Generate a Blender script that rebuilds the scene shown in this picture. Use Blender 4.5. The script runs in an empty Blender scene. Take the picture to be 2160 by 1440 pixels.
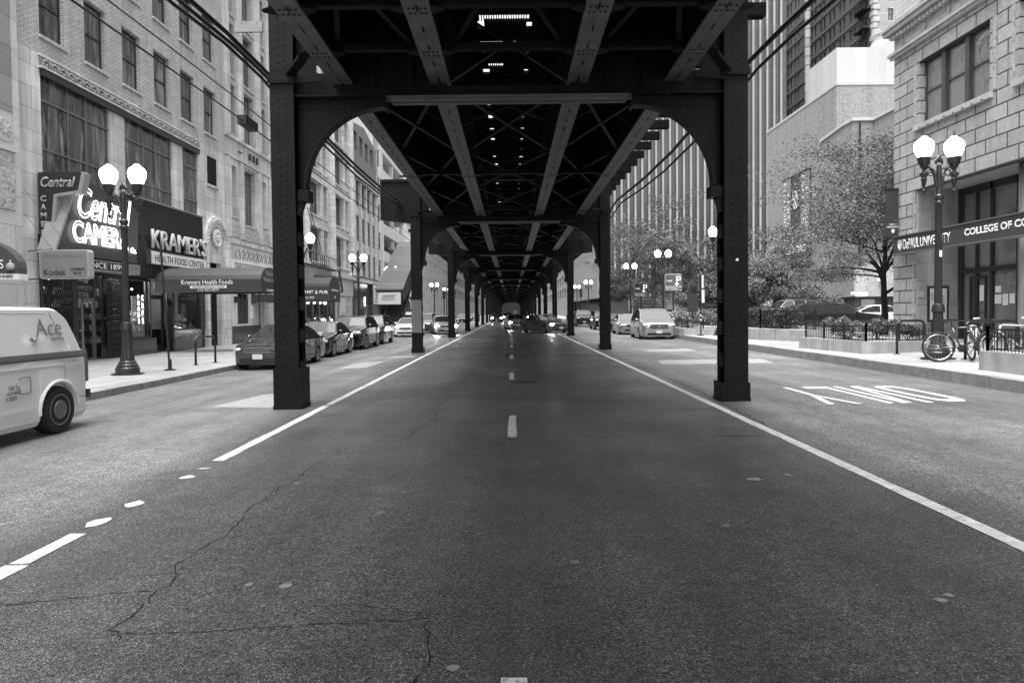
import bpy, math, random
from math import radians as R, sin, cos, pi
from mathutils import Vector, Matrix
random.seed(7)
S = bpy.context.scene
COL = S.collection

# ------------------------------------------------------------------ camera
K = 1.13                       # final scale of the whole scene (drawn in 0.885 m units)
cam_d = bpy.data.cameras.new('camera'); cam = bpy.data.objects.new('camera', cam_d); COL.objects.link(cam)
cam_d.lens = 24.0; cam_d.sensor_width = 36.0
cam_d.shift_x = 1.5/2160; cam_d.shift_y = -24.3/2160
cam_d.clip_start = 0.05; cam_d.clip_end = 3000
cam.matrix_world = Matrix.Translation((0, 0, 1.5*K)) @ Matrix.Rotation(R(90-1.5), 4, 'X') @ Matrix.Rotation(R(-0.6), 4, 'Z')
S.camera = cam
# ------------------------------------------------------------------ world
w = bpy.data.worlds.new('World'); S.world = w; w.use_nodes = True
nt = w.node_tree; nt.nodes.clear()
sky = nt.nodes.new('ShaderNodeTexSky'); sky.sky_type = 'NISHITA'; sky.sun_disc = False
SUN_EL, SUN_AZ = 74, 205      # azimuth from +Y clockwise
sky.sun_elevation = R(SUN_EL); sky.sun_rotation = R(SUN_AZ); sky.dust_density = 4; sky.air_density = 1.5
bw = nt.nodes.new('ShaderNodeRGBToBW'); bg = nt.nodes.new('ShaderNodeBackground'); bg.inputs[1].default_value = 0.11
wo = nt.nodes.new('ShaderNodeOutputWorld')
nt.links.new(sky.outputs[0], bw.inputs[0]); nt.links.new(bw.outputs[0], bg.inputs[0]); nt.links.new(bg.outputs[0], wo.inputs[0])
sl = bpy.data.lights.new('sun', 'SUN'); sl.energy = 1.5; sl.angle = R(40); sl.color = (1, 1, 1)
so = bpy.data.objects.new('sun', sl); COL.objects.link(so)
az = R(SUN_AZ); sd = Vector((sin(az)*cos(R(SUN_EL)), cos(az)*cos(R(SUN_EL)), sin(R(SUN_EL))))
so.rotation_euler = sd.to_track_quat('Z', 'Y').to_euler(); so.location = (0, 0, 60)
S.view_settings.view_transform = 'Standard'; S.view_settings.look = 'None'
S.view_settings.exposure = 2.1; S.view_settings.gamma = 1.0

# ------------------------------------------------------------------ materials
MC = {}
def mat(key, c, rough=.6, kind=None, var=.15, vs=3.0, bump=.0, bs=40., metal=0., coat=0., spec=.5, c2=None, sc=(1, 1), mortar=.01, emit=0., off=.5, streak=0., msm=.1):
    if key in MC: return MC[key]
    m = bpy.data.materials.new(key); m.use_nodes = True; n = m.node_tree.nodes; l = m.node_tree.links
    b = n['Principled BSDF']; b.inputs['Roughness'].default_value = rough; b.inputs['Metallic'].default_value = metal
    b.inputs['Specular IOR Level'].default_value = spec; b.inputs['Coat Weight'].default_value = coat; b.inputs['Coat Roughness'].default_value = .04
    tc = n.new('ShaderNodeTexCoord'); no = n.new('ShaderNodeTexNoise'); no.inputs['Scale'].default_value = vs; no.inputs['Detail'].default_value = 6; no.inputs['Roughness'].default_value = .62
    l.new(tc.outputs['Object'], no.inputs['Vector'])
    g = lambda v: (v, v, v, 1)
    mr = n.new('ShaderNodeMapRange'); mr.inputs[1].default_value = .25; mr.inputs[2].default_value = .75
    mr.inputs[3].default_value = 1-var; mr.inputs[4].default_value = 1+var; l.new(no.outputs[0], mr.inputs[0])
    fac = mr.outputs[0]
    if streak:
        mp = n.new('ShaderNodeMapping'); mp.inputs['Scale'].default_value = (2.2, 2.2, .12); l.new(tc.outputs['Object'], mp.inputs[0])
        n2 = n.new('ShaderNodeTexNoise'); n2.inputs['Scale'].default_value = 1.6; n2.inputs['Detail'].default_value = 5; l.new(mp.outputs[0], n2.inputs['Vector'])
        m2 = n.new('ShaderNodeMapRange'); m2.inputs[1].default_value = .3; m2.inputs[2].default_value = .7; m2.inputs[3].default_value = 1-streak; m2.inputs[4].default_value = 1+streak*.5; l.new(n2.outputs[0], m2.inputs[0])
        mm = n.new('ShaderNodeMath'); mm.operation = 'MULTIPLY'; l.new(fac, mm.inputs[0]); l.new(m2.outputs[0], mm.inputs[1]); fac = mm.outputs[0]
    if kind == 'worn':
        nw = n.new('ShaderNodeTexNoise'); nw.inputs['Scale'].default_value = 17; nw.inputs['Detail'].default_value = 8; nw.inputs['Roughness'].default_value = .75; l.new(tc.outputs['Object'], nw.inputs['Vector'])
        m3 = n.new('ShaderNodeMapRange'); m3.inputs[1].default_value = .56; m3.inputs[2].default_value = .64; m3.inputs[3].default_value = 1; m3.inputs[4].default_value = .3; l.new(nw.outputs[0], m3.inputs[0])
        m4 = n.new('ShaderNodeMath'); m4.operation = 'MULTIPLY'; l.new(fac, m4.inputs[0]); l.new(m3.outputs[0], m4.inputs[1]); fac = m4.outputs[0]
    base = None; bfac = None
    if kind in ('brick', 'flag'):
        sx = n.new('ShaderNodeSeparateXYZ'); l.new(tc.outputs['Object'], sx.inputs[0]); cb = n.new('ShaderNodeCombineXYZ')
        if kind == 'brick':
            ad = n.new('ShaderNodeMath'); l.new(sx.outputs[0], ad.inputs[0]); l.new(sx.outputs[1], ad.inputs[1]); l.new(ad.outputs[0], cb.inputs[0]); l.new(sx.outputs[2], cb.inputs[1])
        else:
            l.new(sx.outputs[1], cb.inputs[0]); l.new(sx.outputs[0], cb.inputs[1])
        br = n.new('ShaderNodeTexBrick'); br.offset = off; br.inputs['Scale'].default_value = 1; br.inputs['Mortar Size'].default_value = mortar; br.inputs['Mortar Smooth'].default_value = msm
        br.inputs['Brick Width'].default_value = sc[0]; br.inputs['Row Height'].default_value = sc[1]; br.inputs['Bias'].default_value = 0
        br.inputs['Color1'].default_value = g(c*.86); br.inputs['Color2'].default_value = g(c*1.12); br.inputs['Mortar'].default_value = g(c2 if c2 is not None else c*.5)
        l.new(cb.outputs[0], br.inputs['Vector']); base = br.outputs['Color']; bfac = br.outputs['Fac']
    mx = n.new('ShaderNodeVectorMath'); mx.operation = 'SCALE'
    if base is None: mx.inputs[0].default_value = (c, c, c)
    else: l.new(base, mx.inputs[0])
    l.new(fac, mx.inputs['Scale']); l.new(mx.outputs[0], b.inputs['Base Color'])
    if bump or bfac is not None:
        bp = n.new('ShaderNodeBump'); bp.inputs['Strength'].default_value = 1; bp.inputs['Distance'].default_value = bump or .01
        n3 = n.new('ShaderNodeTexNoise'); n3.inputs['Scale'].default_value = bs; n3.inputs['Detail'].default_value = 3; l.new(tc.outputs['Object'], n3.inputs['Vector'])
        if bfac is not None:
            ms = n.new('ShaderNodeMath'); ms.operation = 'SUBTRACT'; l.new(n3.outputs[0], ms.inputs[0]); l.new(bfac, ms.inputs[1]); l.new(ms.outputs[0], bp.inputs['Height'])
        else: l.new(n3.outputs[0], bp.inputs['Height'])
        l.new(bp.outputs[0], b.inputs['Normal'])
    if emit:
        b.inputs['Emission Color'].default_value = (1, 1, 1, 1); b.inputs['Emission Strength'].default_value = emit
    MC[key] = m; return m

def asphalt():
    m = bpy.data.materials.new('asphalt'); m.use_nodes = True; n = m.node_tree.nodes; l = m.node_tree.links; b = n['Principled BSDF']
    tc = n.new('ShaderNodeTexCoord')
    def noise(s, d=4, r=.6, vec=None):
        q = n.new('ShaderNodeTexNoise'); q.inputs['Scale'].default_value = s; q.inputs['Detail'].default_value = d; q.inputs['Roughness'].default_value = r
        l.new(vec or tc.outputs['Object'], q.inputs['Vector']); return q.outputs[0]
    def rng(s, a, b_, c_, d_):
        q = n.new('ShaderNodeMapRange'); l.new(s, q.inputs[0])
        for i, v in enumerate((a, b_, c_, d_)): q.inputs[i+1].default_value = v
        return q.outputs[0]
    def mul(a, b_):
        q = n.new('ShaderNodeMath'); q.operation = 'MULTIPLY'; l.new(a, q.inputs[0]); l.new(b_, q.inputs[1]); return q.outputs[0]
    mp = n.new('ShaderNodeMapping'); mp.inputs['Scale'].default_value = (1.0, .12, 1); l.new(tc.outputs['Object'], mp.inputs[0])
    mp2 = n.new('ShaderNodeMapping'); mp2.inputs['Scale'].default_value = (2.2, .05, 1); l.new(tc.outputs['Object'], mp2.inputs[0])
    big = rng(noise(.35, 6, .6), .3, .7, .62, 1.3); lane = rng(noise(.9, 4, .5, mp.outputs[0]), .3, .7, .72, 1.22); trk = rng(noise(1.0, 3, .5, mp2.outputs[0]), .35, .65, .82, 1.15)
    fine = mul(rng(noise(120, 3, .8), .36, .66, .2, 2.2), rng(noise(48, 3, .8), .38, .64, .45, 1.7)); med = rng(noise(7, 5, .65), .3, .7, .8, 1.2)
    vo = n.new('ShaderNodeTexVoronoi'); vo.inputs['Scale'].default_value = 170; l.new(tc.outputs['Object'], vo.inputs['Vector'])
    sp = rng(vo.outputs['Color'], .5, .95, .6, 2.5)
    stain = rng(noise(1.3, 5, .7), .60, .70, 1.0, .58); pale = rng(noise(2.6, 6, .75), .64, .74, 1.0, 1.45)
    # deck shade painted in: darker strip between the columns, paler outer lanes, ragged edge
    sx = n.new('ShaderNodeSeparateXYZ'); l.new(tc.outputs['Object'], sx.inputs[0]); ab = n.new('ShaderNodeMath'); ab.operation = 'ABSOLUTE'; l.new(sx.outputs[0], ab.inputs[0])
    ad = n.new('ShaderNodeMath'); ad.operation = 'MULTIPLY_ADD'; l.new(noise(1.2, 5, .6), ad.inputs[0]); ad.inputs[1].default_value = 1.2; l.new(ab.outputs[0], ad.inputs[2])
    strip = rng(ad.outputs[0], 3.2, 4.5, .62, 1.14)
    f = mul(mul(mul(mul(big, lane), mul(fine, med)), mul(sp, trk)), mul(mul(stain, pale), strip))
    mx = n.new('ShaderNodeVectorMath'); mx.operation = 'SCALE'; mx.inputs[0].default_value = (.105, .105, .105); l.new(f, mx.inputs['Scale'])
    l.new(mx.outputs[0], b.inputs['Base Color'])
    l.new(rng(noise(.5, 4), .3, .7, .30, .52), b.inputs['Roughness']); b.inputs['Specular IOR Level'].default_value = .5
    bp = n.new('ShaderNodeBump'); bp.inputs['Distance'].default_value = .006; bp.inputs['Strength'].default_value = .8
    l.new(vo.outputs['Distance'], bp.inputs['Height']); l.new(bp.outputs[0], b.inputs['Normal'])
    return m
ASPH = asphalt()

def glassmat(key, c=.03, wav=.02, rough=.03, ws=1.3, cur=0.):
    m = bpy.data.materials.new(key); m.use_nodes = True; n = m.node_tree.nodes; l = m.node_tree.links; b = n['Principled BSDF']
    b.inputs['Base Color'].default_value = (c, c, c, 1); b.inputs['Roughness'].default_value = rough; b.inputs['Specular IOR Level'].default_value = 1.0
    b.inputs['IOR'].default_value = 1.6
    if cur:
        tc = n.new('ShaderNodeTexCoord'); oi = n.new('ShaderNodeObjectInfo'); va = n.new('ShaderNodeVectorMath'); va.operation = 'ADD'; l.new(tc.outputs['Object'], va.inputs[0]); l.new(oi.outputs['Location'], va.inputs[1])
        mp = n.new('ShaderNodeMapping'); mp.inputs['Scale'].default_value = (3.2, 3.2, .45); l.new(va.outputs[0], mp.inputs[0]); nn = n.new('ShaderNodeTexNoise'); nn.inputs['Scale'].default_value = 1; nn.inputs['Detail'].default_value = 2; nn.inputs['Distortion'].default_value = 1.2; l.new(mp.outputs[0], nn.inputs['Vector'])
        cr = n.new('ShaderNodeValToRGB'); E = cr.color_ramp.elements; E[0].position = .38; E[0].color = (c*.5, c*.5, c*.5, 1); E[1].position = .72; E[1].color = (cur, cur, cur, 1); e = E.new(.56); e.color = (c*1.1, c*1.1, c*1.1, 1); l.new(nn.outputs[0], cr.inputs[0]); l.new(cr.outputs[0], b.inputs['Base Color'])
    if wav:
        tc = n.new('ShaderNodeTexCoord'); no = n.new('ShaderNodeTexNoise'); no.inputs['Scale'].default_value = ws; no.inputs['Detail'].default_value = 1.5; no.inputs['Distortion'].default_value = 1.5
        bp = n.new('ShaderNodeBump'); bp.inputs['Distance'].default_value = wav; l.new(tc.outputs['Object'], no.inputs['Vector']); l.new(no.outputs[0], bp.inputs['Height']); l.new(bp.outputs[0], b.inputs['Normal'])
    return m
GL_WIN = glassmat('window_glass', .085, .02, .05, 1.1, cur=.26); GL_DARK = glassmat('dark_glass', .015, .01); GL_GREY = glassmat('blind_glass', .16, .02, .08)
GL_CAR = glassmat('car_glass', .02, 0, .02); GL_LIGHTCAR = glassmat('pale_car_glass', .10, 0, .05)
def clearglass():
    m = bpy.data.materials.new('shop_glass'); m.use_nodes = True; n = m.node_tree.nodes; l = m.node_tree.links; n.clear()
    o = n.new('ShaderNodeOutputMaterial'); t = n.new('ShaderNodeBsdfTransparent'); gl = n.new('ShaderNodeBsdfGlossy'); gl.inputs['Roughness'].default_value = .02
    f = n.new('ShaderNodeFresnel'); f.inputs[0].default_value = 1.5; x = n.new('ShaderNodeMixShader')
    l.new(f.outputs[0], x.inputs[0]); l.new(t.outputs[0], x.inputs[1]); l.new(gl.outputs[0], x.inputs[2]); l.new(x.outputs[0], o.inputs[0]); return m
GL_SHOP = clearglass()
steel = mat('painted_steel', .0055, .5, var=.5, vs=3.5, bump=.003, bs=40, spec=.16, streak=.3)
steel_k = mat('shaded_deck_steel', .004, .6, var=.3, vs=5, spec=.12)  # same steel made darker, putting the deck's inner shade into the colour
steel_l = mat('bounce_lit_steel', .075, .6, var=.45, vs=4, bump=.002, bs=50)  # same steel made paler underneath, painting in light bounced off the road
tie_m = mat('creosoted_timber', .004, .9, var=.4, vs=6, spec=.1)
iron = mat('black_iron', .012, .35, var=.3, vs=8)
lampiron = mat('lamp_iron', .02, .32, var=.3, vs=10)
pave = mat('pavement_concrete', .27, .8, 'flag', var=.26, vs=1.3, bump=.003, bs=80, c2=.16, sc=(1.5, 1.4), mortar=.012, off=0)
kerbm = mat('kerb_stone', .2, .8, var=.35, vs=4, bump=.01, bs=15)
conc = mat('planter_concrete', .31, .8, var=.2, vs=2, bump=.003, streak=.25)
paint = mat('road_paint', .5, .7, 'worn', var=.3, vs=9, bump=.002, bs=90)
white = mat('white_paint', .8, .5, var=.05); white_em = mat('lit_neon', .9, .4, emit=.9, var=0)
globe = mat('lamp_globe', .9, .3, emit=3.2, var=0)
headl = mat('headlight_lit', .9, .2, emit=45, var=0)
shoplight = mat('shop_lamp', .9, .3, emit=3, var=0)
black = mat('flat_black', .006, .7, var=.2); rubber = mat('rubber', .012, .8, var=.2, vs=20)
chrome = mat('chrome', .6, .12, metal=1., var=.05); alu = mat('aluminium', .5, .3, metal=.9, var=.1); alloy = mat('alloy_rim', .30, .3, metal=.4, var=.2)

# ------------------------------------------------------------------ mesh builder
def tag(o, label, cat, group=None, kind=None):
    if label: o['label'] = label
    if cat: o['category'] = cat
    if group: o['group'] = group
    if kind: o['kind'] = kind
    return o
def thing(name, label, cat, loc=(0, 0, 0), rz=0., group=None):
    o = bpy.data.objects.new(name, None); o.empty_display_size = .2; COL.objects.link(o); o.location = loc; o.rotation_euler = (0, 0, rz); o['root'] = 1
    return tag(o, label, cat, group)
class MB:
    def __init__(s): s.v = []; s.f = []
    def add(s, vs, fs):
        b = len(s.v); s.v += [tuple(v) for v in vs]; s.f += [tuple(i+b for i in f) for f in fs]; return s
    def box(s, x0, x1, y0, y1, z0, z1):
        if x0 > x1: x0, x1 = x1, x0
        if y0 > y1: y0, y1 = y1, y0
        if z0 > z1: z0, z1 = z1, z0
        return s.add([(x0,y0,z0),(x1,y0,z0),(x1,y1,z0),(x0,y1,z0),(x0,y0,z1),(x1,y0,z1),(x1,y1,z1),(x0,y1,z1)],
                     [(3,2,1,0),(4,5,6,7),(0,1,5,4),(1,2,6,5),(2,3,7,6),(3,0,4,7)])
    def quad(s, *p): return s.add(p, [tuple(range(len(p)))])
    def ring(s, c, ax, r, n, ry=None, ph=0):
        ax = Vector(ax).normalized(); t = Vector((0, 0, 1)) if abs(ax.z) < .9 else Vector((1, 0, 0))
        a = ax.cross(t).normalized(); b = ax.cross(a)
        return [Vector(c)+a*r*cos(2*pi*i/n+ph)+b*(ry or r)*sin(2*pi*i/n+ph) for i in range(n)]
    def tube(s, pts, r, n=8, cap=True):
        pts = [Vector(p) for p in pts]; rs = r if isinstance(r, (list, tuple)) else [r]*len(pts); b = len(s.v)
        for i, p in enumerate(pts):
            d = (pts[min(i+1, len(pts)-1)]-pts[max(i-1, 0)])
            s.v += [tuple(q) for q in s.ring(p, d, rs[i], n)]
        for i in range(len(pts)-1):
            for j in range(n): s.f.append((b+i*n+j, b+i*n+(j+1) % n, b+(i+1)*n+(j+1) % n, b+(i+1)*n+j))
        if cap: s.f.append(tuple(b+j for j in range(n))[::-1]); s.f.append(tuple(b+(len(pts)-1)*n+j for j in range(n)))
        return s
    def bar(s, p, q, w_, h=None):
        p = Vector(p); q = Vector(q); d = (q-p).normalized(); u = Vector((0, 0, 1)) if abs(d.z) < .95 else Vector((0, 1, 0))
        a = d.cross(u).normalized()*(w_/2); b = d.cross(a).normalized()*((h or w_)/2)
        return s.add([p+a+b, p-a+b, p-a-b, p+a-b, q+a+b, q-a+b, q-a-b, q+a-b], [(0,1,2,3),(7,6,5,4),(0,4,5,1),(1,5,6,2),(2,6,7,3),(3,7,4,0)])
    def lathe(s, c, prof, n=16, axis='z', flute=0):
        b = len(s.v)
        for r, h in prof:
            for j in range(n):
                a = 2*pi*j/n; rr = r*(1-flute*(j % 2)) if flute else r
                s.v.append((c[0]+rr*cos(a), c[1]+rr*sin(a), c[2]+h) if axis == 'z' else ((c[0]+rr*cos(a), c[1]+h, c[2]+rr*sin(a)) if axis == 'y' else (c[0]+h, c[1]+rr*cos(a), c[2]+rr*sin(a))))
        for i in range(len(prof)-1):
            for j in range(n): s.f.append((b+i*n+j, b+i*n+(j+1) % n, b+(i+1)*n+(j+1) % n, b+(i+1)*n+j))
        s.f.append(tuple(b+j for j in range(n))[::-1]); s.f.append(tuple(b+(len(prof)-1)*n+j for j in range(n)))
        return s
    def prism(s, pts, axis, a, b_):      # pts in the 2 other axes, extruded along axis from a to b
        n = len(pts); mk = {'x': lambda p, t: (t, p[0], p[1]), 'y': lambda p, t: (p[0], t, p[1]), 'z': lambda p, t: (p[0], p[1], t)}[axis]
        vs = [mk(p, a) for p in pts]+[mk(p, b_) for p in pts]
        return s.add(vs, [tuple(range(n))[::-1], tuple(range(n, 2*n))]+[(i, (i+1) % n, n+(i+1) % n, n+i) for i in range(n)])
    def rivet(s, c, nrm, r=.014):
        nrm = Vector(nrm); b = len(s.v); c = Vector(c); n = 6
        s.v += [tuple(q) for q in s.ring(c, nrm, r, n)]; s.v += [tuple(q) for q in s.ring(c+nrm*r*.6, nrm, r*.7, n)]; s.v.append(tuple(c+nrm*r*.9))
        for j in range(n):
            k = (j+1) % n; s.f.append((b+j, b+k, b+n+k, b+n+j)); s.f.append((b+n+j, b+n+k, b+2*n))
        return s
    def blob(s, c, r, n=8, m=5):
        b = len(s.v)
        for i in range(m+1):
            th = pi*i/m
            for j in range(n): s.v.append((c[0]+r[0]*sin(th)*cos(2*pi*j/n), c[1]+r[1]*sin(th)*sin(2*pi*j/n), c[2]+r[2]*cos(th)))
        for i in range(m):
            for j in range(n): s.f.append((b+i*n+j, b+i*n+(j+1) % n, b+(i+1)*n+(j+1) % n, b+(i+1)*n+j))
        return s
    def mesh(s, name, m, off=(0, 0, 0), smooth=False):
        me = bpy.data.meshes.new(name); me.from_pydata([(v[0]-off[0], v[1]-off[1], v[2]-off[2]) for v in s.v], [], s.f); me.update()
        if m: me.materials.append(m)
        if smooth:
            try: me.shade_smooth()
            except Exception: pass
        return me
    def build(s, name, m, parent=None, world=True, smooth=False, off=None):
        o_ = tuple(off) if off else (tuple(parent['_w']) if (parent and '_w' in parent.keys()) else (tuple(parent.location) if parent and world else (0, 0, 0)))
        o = bpy.data.objects.new(name, s.mesh(name, m, o_, smooth)); COL.objects.link(o); o.parent = parent
        if parent is None and off: o.location = off
        o['_w'] = o_ if (parent and world) or off else (0., 0., 0.)
        if parent and not world: o['_w'] = (0., 0., 0.)
        return o
def obj(name, me, parent, loc=(0, 0, 0)):
    o = bpy.data.objects.new(name, me); COL.objects.link(o); o.parent = parent; o.location = loc; o['_w'] = (0., 0., 0.); return o
def struct(o): o['kind'] = 'structure'; return o
ORD = ['first','second','third','fourth','fifth','sixth','seventh','eighth','ninth','tenth','eleventh','twelfth','thirteenth','fourteenth','fifteenth','sixteenth','seventeenth','eighteenth']
# ------------------------------------------------------------------ text -> mesh
def text(s_, w_, h_, c, m, parent, rot=(pi/2, 0, 0), depth=.006, name='lettering', outline=0., shear=0., bold=0., world=True, lines=1.0, flip=False):
    cu = bpy.data.curves.new('t', 'FONT'); cu.body = s_; cu.size = 1; cu.align_x = 'CENTER'; cu.align_y = 'CENTER'; cu.shear = shear; cu.offset = bold; cu.resolution_u = 3; cu.space_line = lines
    to = bpy.data.objects.new('t', cu); COL.objects.link(to)
    if outline: cu.fill_mode = 'NONE'; cu.bevel_depth = outline/h_; cu.bevel_resolution = 0
    bpy.context.view_layer.update(); dg = bpy.context.evaluated_depsgraph_get(); me = bpy.data.meshes.new_from_object(to.evaluated_get(dg))
    bpy.data.objects.remove(to); bpy.data.curves.remove(cu)
    xs = [v.co.x for v in me.vertices]; ys = [v.co.y for v in me.vertices]
    x0, x1, y0, y1 = min(xs), max(xs), min(ys), max(ys); sx = w_/(x1-x0); sy = h_/(y1-y0)
    M = Matrix.Rotation(rot[2], 4, 'Z') @ Matrix.Rotation(rot[1], 4, 'Y') @ Matrix.Rotation(rot[0], 4, 'X')
    off = Vector(parent['_w']) if (parent and '_w' in parent.keys()) else (Vector(parent.location) if parent and world else Vector((0, 0, 0)))
    if not world: off = Vector((0, 0, 0))
    for v in me.vertices:
        p = Vector(((v.co.x-(x0+x1)/2)*sx, (v.co.y-(y0+y1)/2)*sy, v.co.z*sy))
        v.co = M @ p + Vector(c) - off
    me.materials.clear(); me.materials.append(m)
    o = bpy.data.objects.new(name, me); COL.objects.link(o); o.parent = parent; o['_w'] = tuple(off)
    if depth and not outline:
        sm = o.modifiers.new('thick', 'SOLIDIFY'); sm.thickness = depth; sm.offset = 0
    return o
RL, RR, RS = (pi/2, 0, pi/2), (pi/2, 0, -pi/2), (pi/2, 0, 0)
# ------------------------------------------------------------------ ground heights
def rz(x): return .0075*x
def gz(x):
    if x < -7.85: return .07
    if x > 8.42: return .27+.028*(x-8.42)
    return rz(x)
# ------------------------------------------------------------------ ground, road, sidewalks
b = MB(); b.quad((-900, -300, -.25), (900, -300, -.25), (900, 1500, -.25), (-900, 1500, -.25))
g = struct(b.build('ground', mat('ground_mat', .18, .9, vs=.2))); g['_w'] = (0., 0., 0.)
b = MB(); xs = [-7.85, -3.1, 0, 3.1, 8.42]
for i in range(4): b.quad((xs[i], -12, rz(xs[i])), (xs[i+1], -12, rz(xs[i+1])), (xs[i+1], 500, rz(xs[i+1])), (xs[i], 500, rz(xs[i])))
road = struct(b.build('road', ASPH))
b = MB(); b.quad((-120, 93.2, -.02), (-7.86, 93.2, -.062), (-7.86, 102.6, -.062), (-120, 102.6, -.02)); b.quad((8.43, 93.2, .06), (120, 93.2, .06), (120, 102.6, .06), (8.43, 102.6, .06))
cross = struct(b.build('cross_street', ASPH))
def walk(name, x0, x1, y0, y1):
    b = MB(); b.add([(x0, y0, gz(x0 if x0 > 0 else -9)), (x1, y0, gz(x1 if x1 > 0 else -9)), (x1, y1, gz(x1 if x1 > 0 else -9)), (x0, y1, gz(x0 if x0 > 0 else -9))], [(0, 1, 2, 3)])
    return struct(b.build(name, pave))
for nm, x0, x1, y0, y1 in (('sidewalk_left', -24, -8.02, -12, 93), ('sidewalk_right', 8.60, 24, -12, 93), ('sidewalk_left_beyond', -24, -8.02, 103, 400), ('sidewalk_right_beyond', 8.60, 24, 103, 400)):
    walk(nm, x0, x1, y0, y1)
b = MB(); b.box(24.01, 90, 24, 93, -.2, .40); struct(b.build('parking_lot', mat('lot_asphalt', .12, .8, vs=1)))
def kerb(name, xa, xb, ya, yb, zt):
    b = MB(); y = ya
    rnd = random.Random(3)
    while y < yb-.1:
        l_ = 2.4 if yb-ya < 150 else 6
        e = min(y+l_, yb); j = rnd.uniform(-.006, .006)
        b.box(xa, xb, y+.006, e-.006, -.15, zt+j); y = e
    return struct(b.build(name, kerbm))
kerb('kerb_left', -8.02, -7.85, -12, 93, .075); kerb('kerb_right', 8.42, 8.60, -12, 93, .275); kerb('kerb_left_beyond', -8.02, -7.85, 103, 400, .075); kerb('kerb_right_beyond', 8.42, 8.60, 103, 400, .275)
# markings (children of the road)
def onroad(b, pts, e=.004): b.quad(*[(x, y, rz(x)+e) for x, y in pts])
def wobble(b, x, w_, y0, y1, step=.35, seed=1, e=.004, jit=.008):
    r = random.Random(seed); y = y0; L = (r.uniform(-jit, jit), r.uniform(-jit, jit))
    while y < y1-1e-4:
        st = step*(1 if y < 25 else 8); e2 = min(y+st, y1); N = (r.uniform(-jit, jit), r.uniform(-jit, jit))
        b.quad((x-w_/2+L[0], y, rz(x)+e), (x+w_/2+L[1], y, rz(x)+e), (x+w_/2+N[1], e2, rz(x)+e), (x-w_/2+N[0], e2, rz(x)+e)); y = e2; L = N
b = MB(); wobble(b, 3.13, .125, -2, 200, seed=2); b.build('lane_line', paint, road)
b = MB(); wobble(b, -3.08, .125, 7.1, 11.3, seed=3); wobble(b, -3.08, .12, 11.42, 14.3, seed=4); wobble(b, -3.08, .12, 14.4, 200, seed=5); wobble(b, -3.05, .14, -2, 4.15, seed=6); wobble(b, -3.05, .12, 4.17, 4.75, seed=7)
r_ = random.Random(5)
for (y, l_) in ((5.0, .2), (5.5, .16), (6.4, .15), (6.75, .05)):
    pts = [(-3.07+(.07+r_.uniform(-.025, .02))*cos(a)*(.9), y+l_*.6*sin(a)*(1+r_.uniform(-.3, .2))) for a in [i*pi/5 for i in range(10)]]
    onroad(b, pts)
b.build('lane_line', paint, road)
for k in range(-1, 22):
    y0 = 8.15+6.95*k; b = MB(); wobble(b, .0, .105, y0, y0+(1.7 if k >= 0 else 1.56), seed=30+k); b.build('lane_dash', paint, road)
def stroke(b, x0, y0, x1, y1, w_=.105): onroad(b, [(x0-w_/2, y0), (x0+w_/2, y0), (x1+w_/2, y1), (x1-w_/2, y1)], .006)
N0, N1 = 10.4, 12.72
b = MB(); stroke(b, 5.09, N1, 5.09, 11.55); stroke(b, 5.09, 11.54, 4.88, N0); stroke(b, 5.09, 11.54, 5.31, N0); b.build('road_letter', paint, road)
b = MB(); stroke(b, 5.80, N1, 5.80, N0); onroad(b, [(5.40, N1-.3), (5.74, N1-.3), (5.74, N1), (5.40, N1)], .006); b.build('road_letter', paint, road)
b = MB(); stroke(b, 6.02, N1, 6.02, N0); stroke(b, 6.40, N1, 6.40, N0); stroke(b, 6.33, N1-.02, 6.09, N0+.02, .09); b.build('road_letter', paint, road)
b = MB()
Oo = [(6.86+.26*math.copysign(abs(cos(a))**.6, cos(a)), (N0+N1)/2+1.1*math.copysign(abs(sin(a))**.6, sin(a))) for a in [2*pi*k/32 for k in range(32)]]; Oi = [(6.86+.145*math.copysign(abs(cos(a))**.6, cos(a)), (N0+N1)/2+.84*math.copysign(abs(sin(a))**.6, sin(a))) for a in [2*pi*k/32 for k in range(32)]]
for k in range(32): onroad(b, [Oo[k], Oo[(k+1) % 32], Oi[(k+1) % 32], Oi[k]], .006)
b.build('road_letter', paint, road)
def patch(name, pts, m, e=.003):
    b = MB(); onroad(b, pts, e); return b.build(name, m, road)
lightpatch = mat('concrete_patch', .24, .8, 'worn', vs=6, var=.2)
patch('concrete_patch', [(-5.05, 11.4), (-3.95, 11.15), (-3.95, 13.2), (-4.75, 13.15)], lightpatch)
patch('concrete_patch', [(-4.9, 19.0), (-4.1, 19.2), (-4.0, 21.8), (-4.8, 21.2)], lightpatch)
patch('concrete_patch', [(-4.3, 23.4), (-3.4, 23.4), (-3.4, 24.4), (-4.2, 24.3)], lightpatch)
patch('concrete_patch', [(4.1, 18.6), (7.1, 18.4), (7.3, 20.0), (4.3, 20.1)], lightpatch)
patch('concrete_patch', [(4.9, 24.2), (6.6, 24.2), (6.6, 25.6), (4.9, 25.6)], lightpatch)
b = MB()
for i in range(24): pass
def disc(cx, cy, r0, r1, m, nm, e=.004):
    b = MB(); n = 28
    for i in range(n):
        a, c = 2*pi*i/n, 2*pi*(i+1)/n
        b.quad((cx+r0*cos(a), cy+r0*sin(a), e), (cx+r1*cos(a), cy+r1*sin(a), e), (cx+r1*cos(c), cy+r1*sin(c), e), (cx+r0*cos(c), cy+r0*sin(c), e))
    return b.build(nm, m, road)
disc(.27, 14.5, .0, .33, mat('manhole_iron', .03, .5), 'manhole_cover', .006); disc(.27, 14.5, .33, .37, lightpatch, 'manhole_ring', .004)
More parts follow.
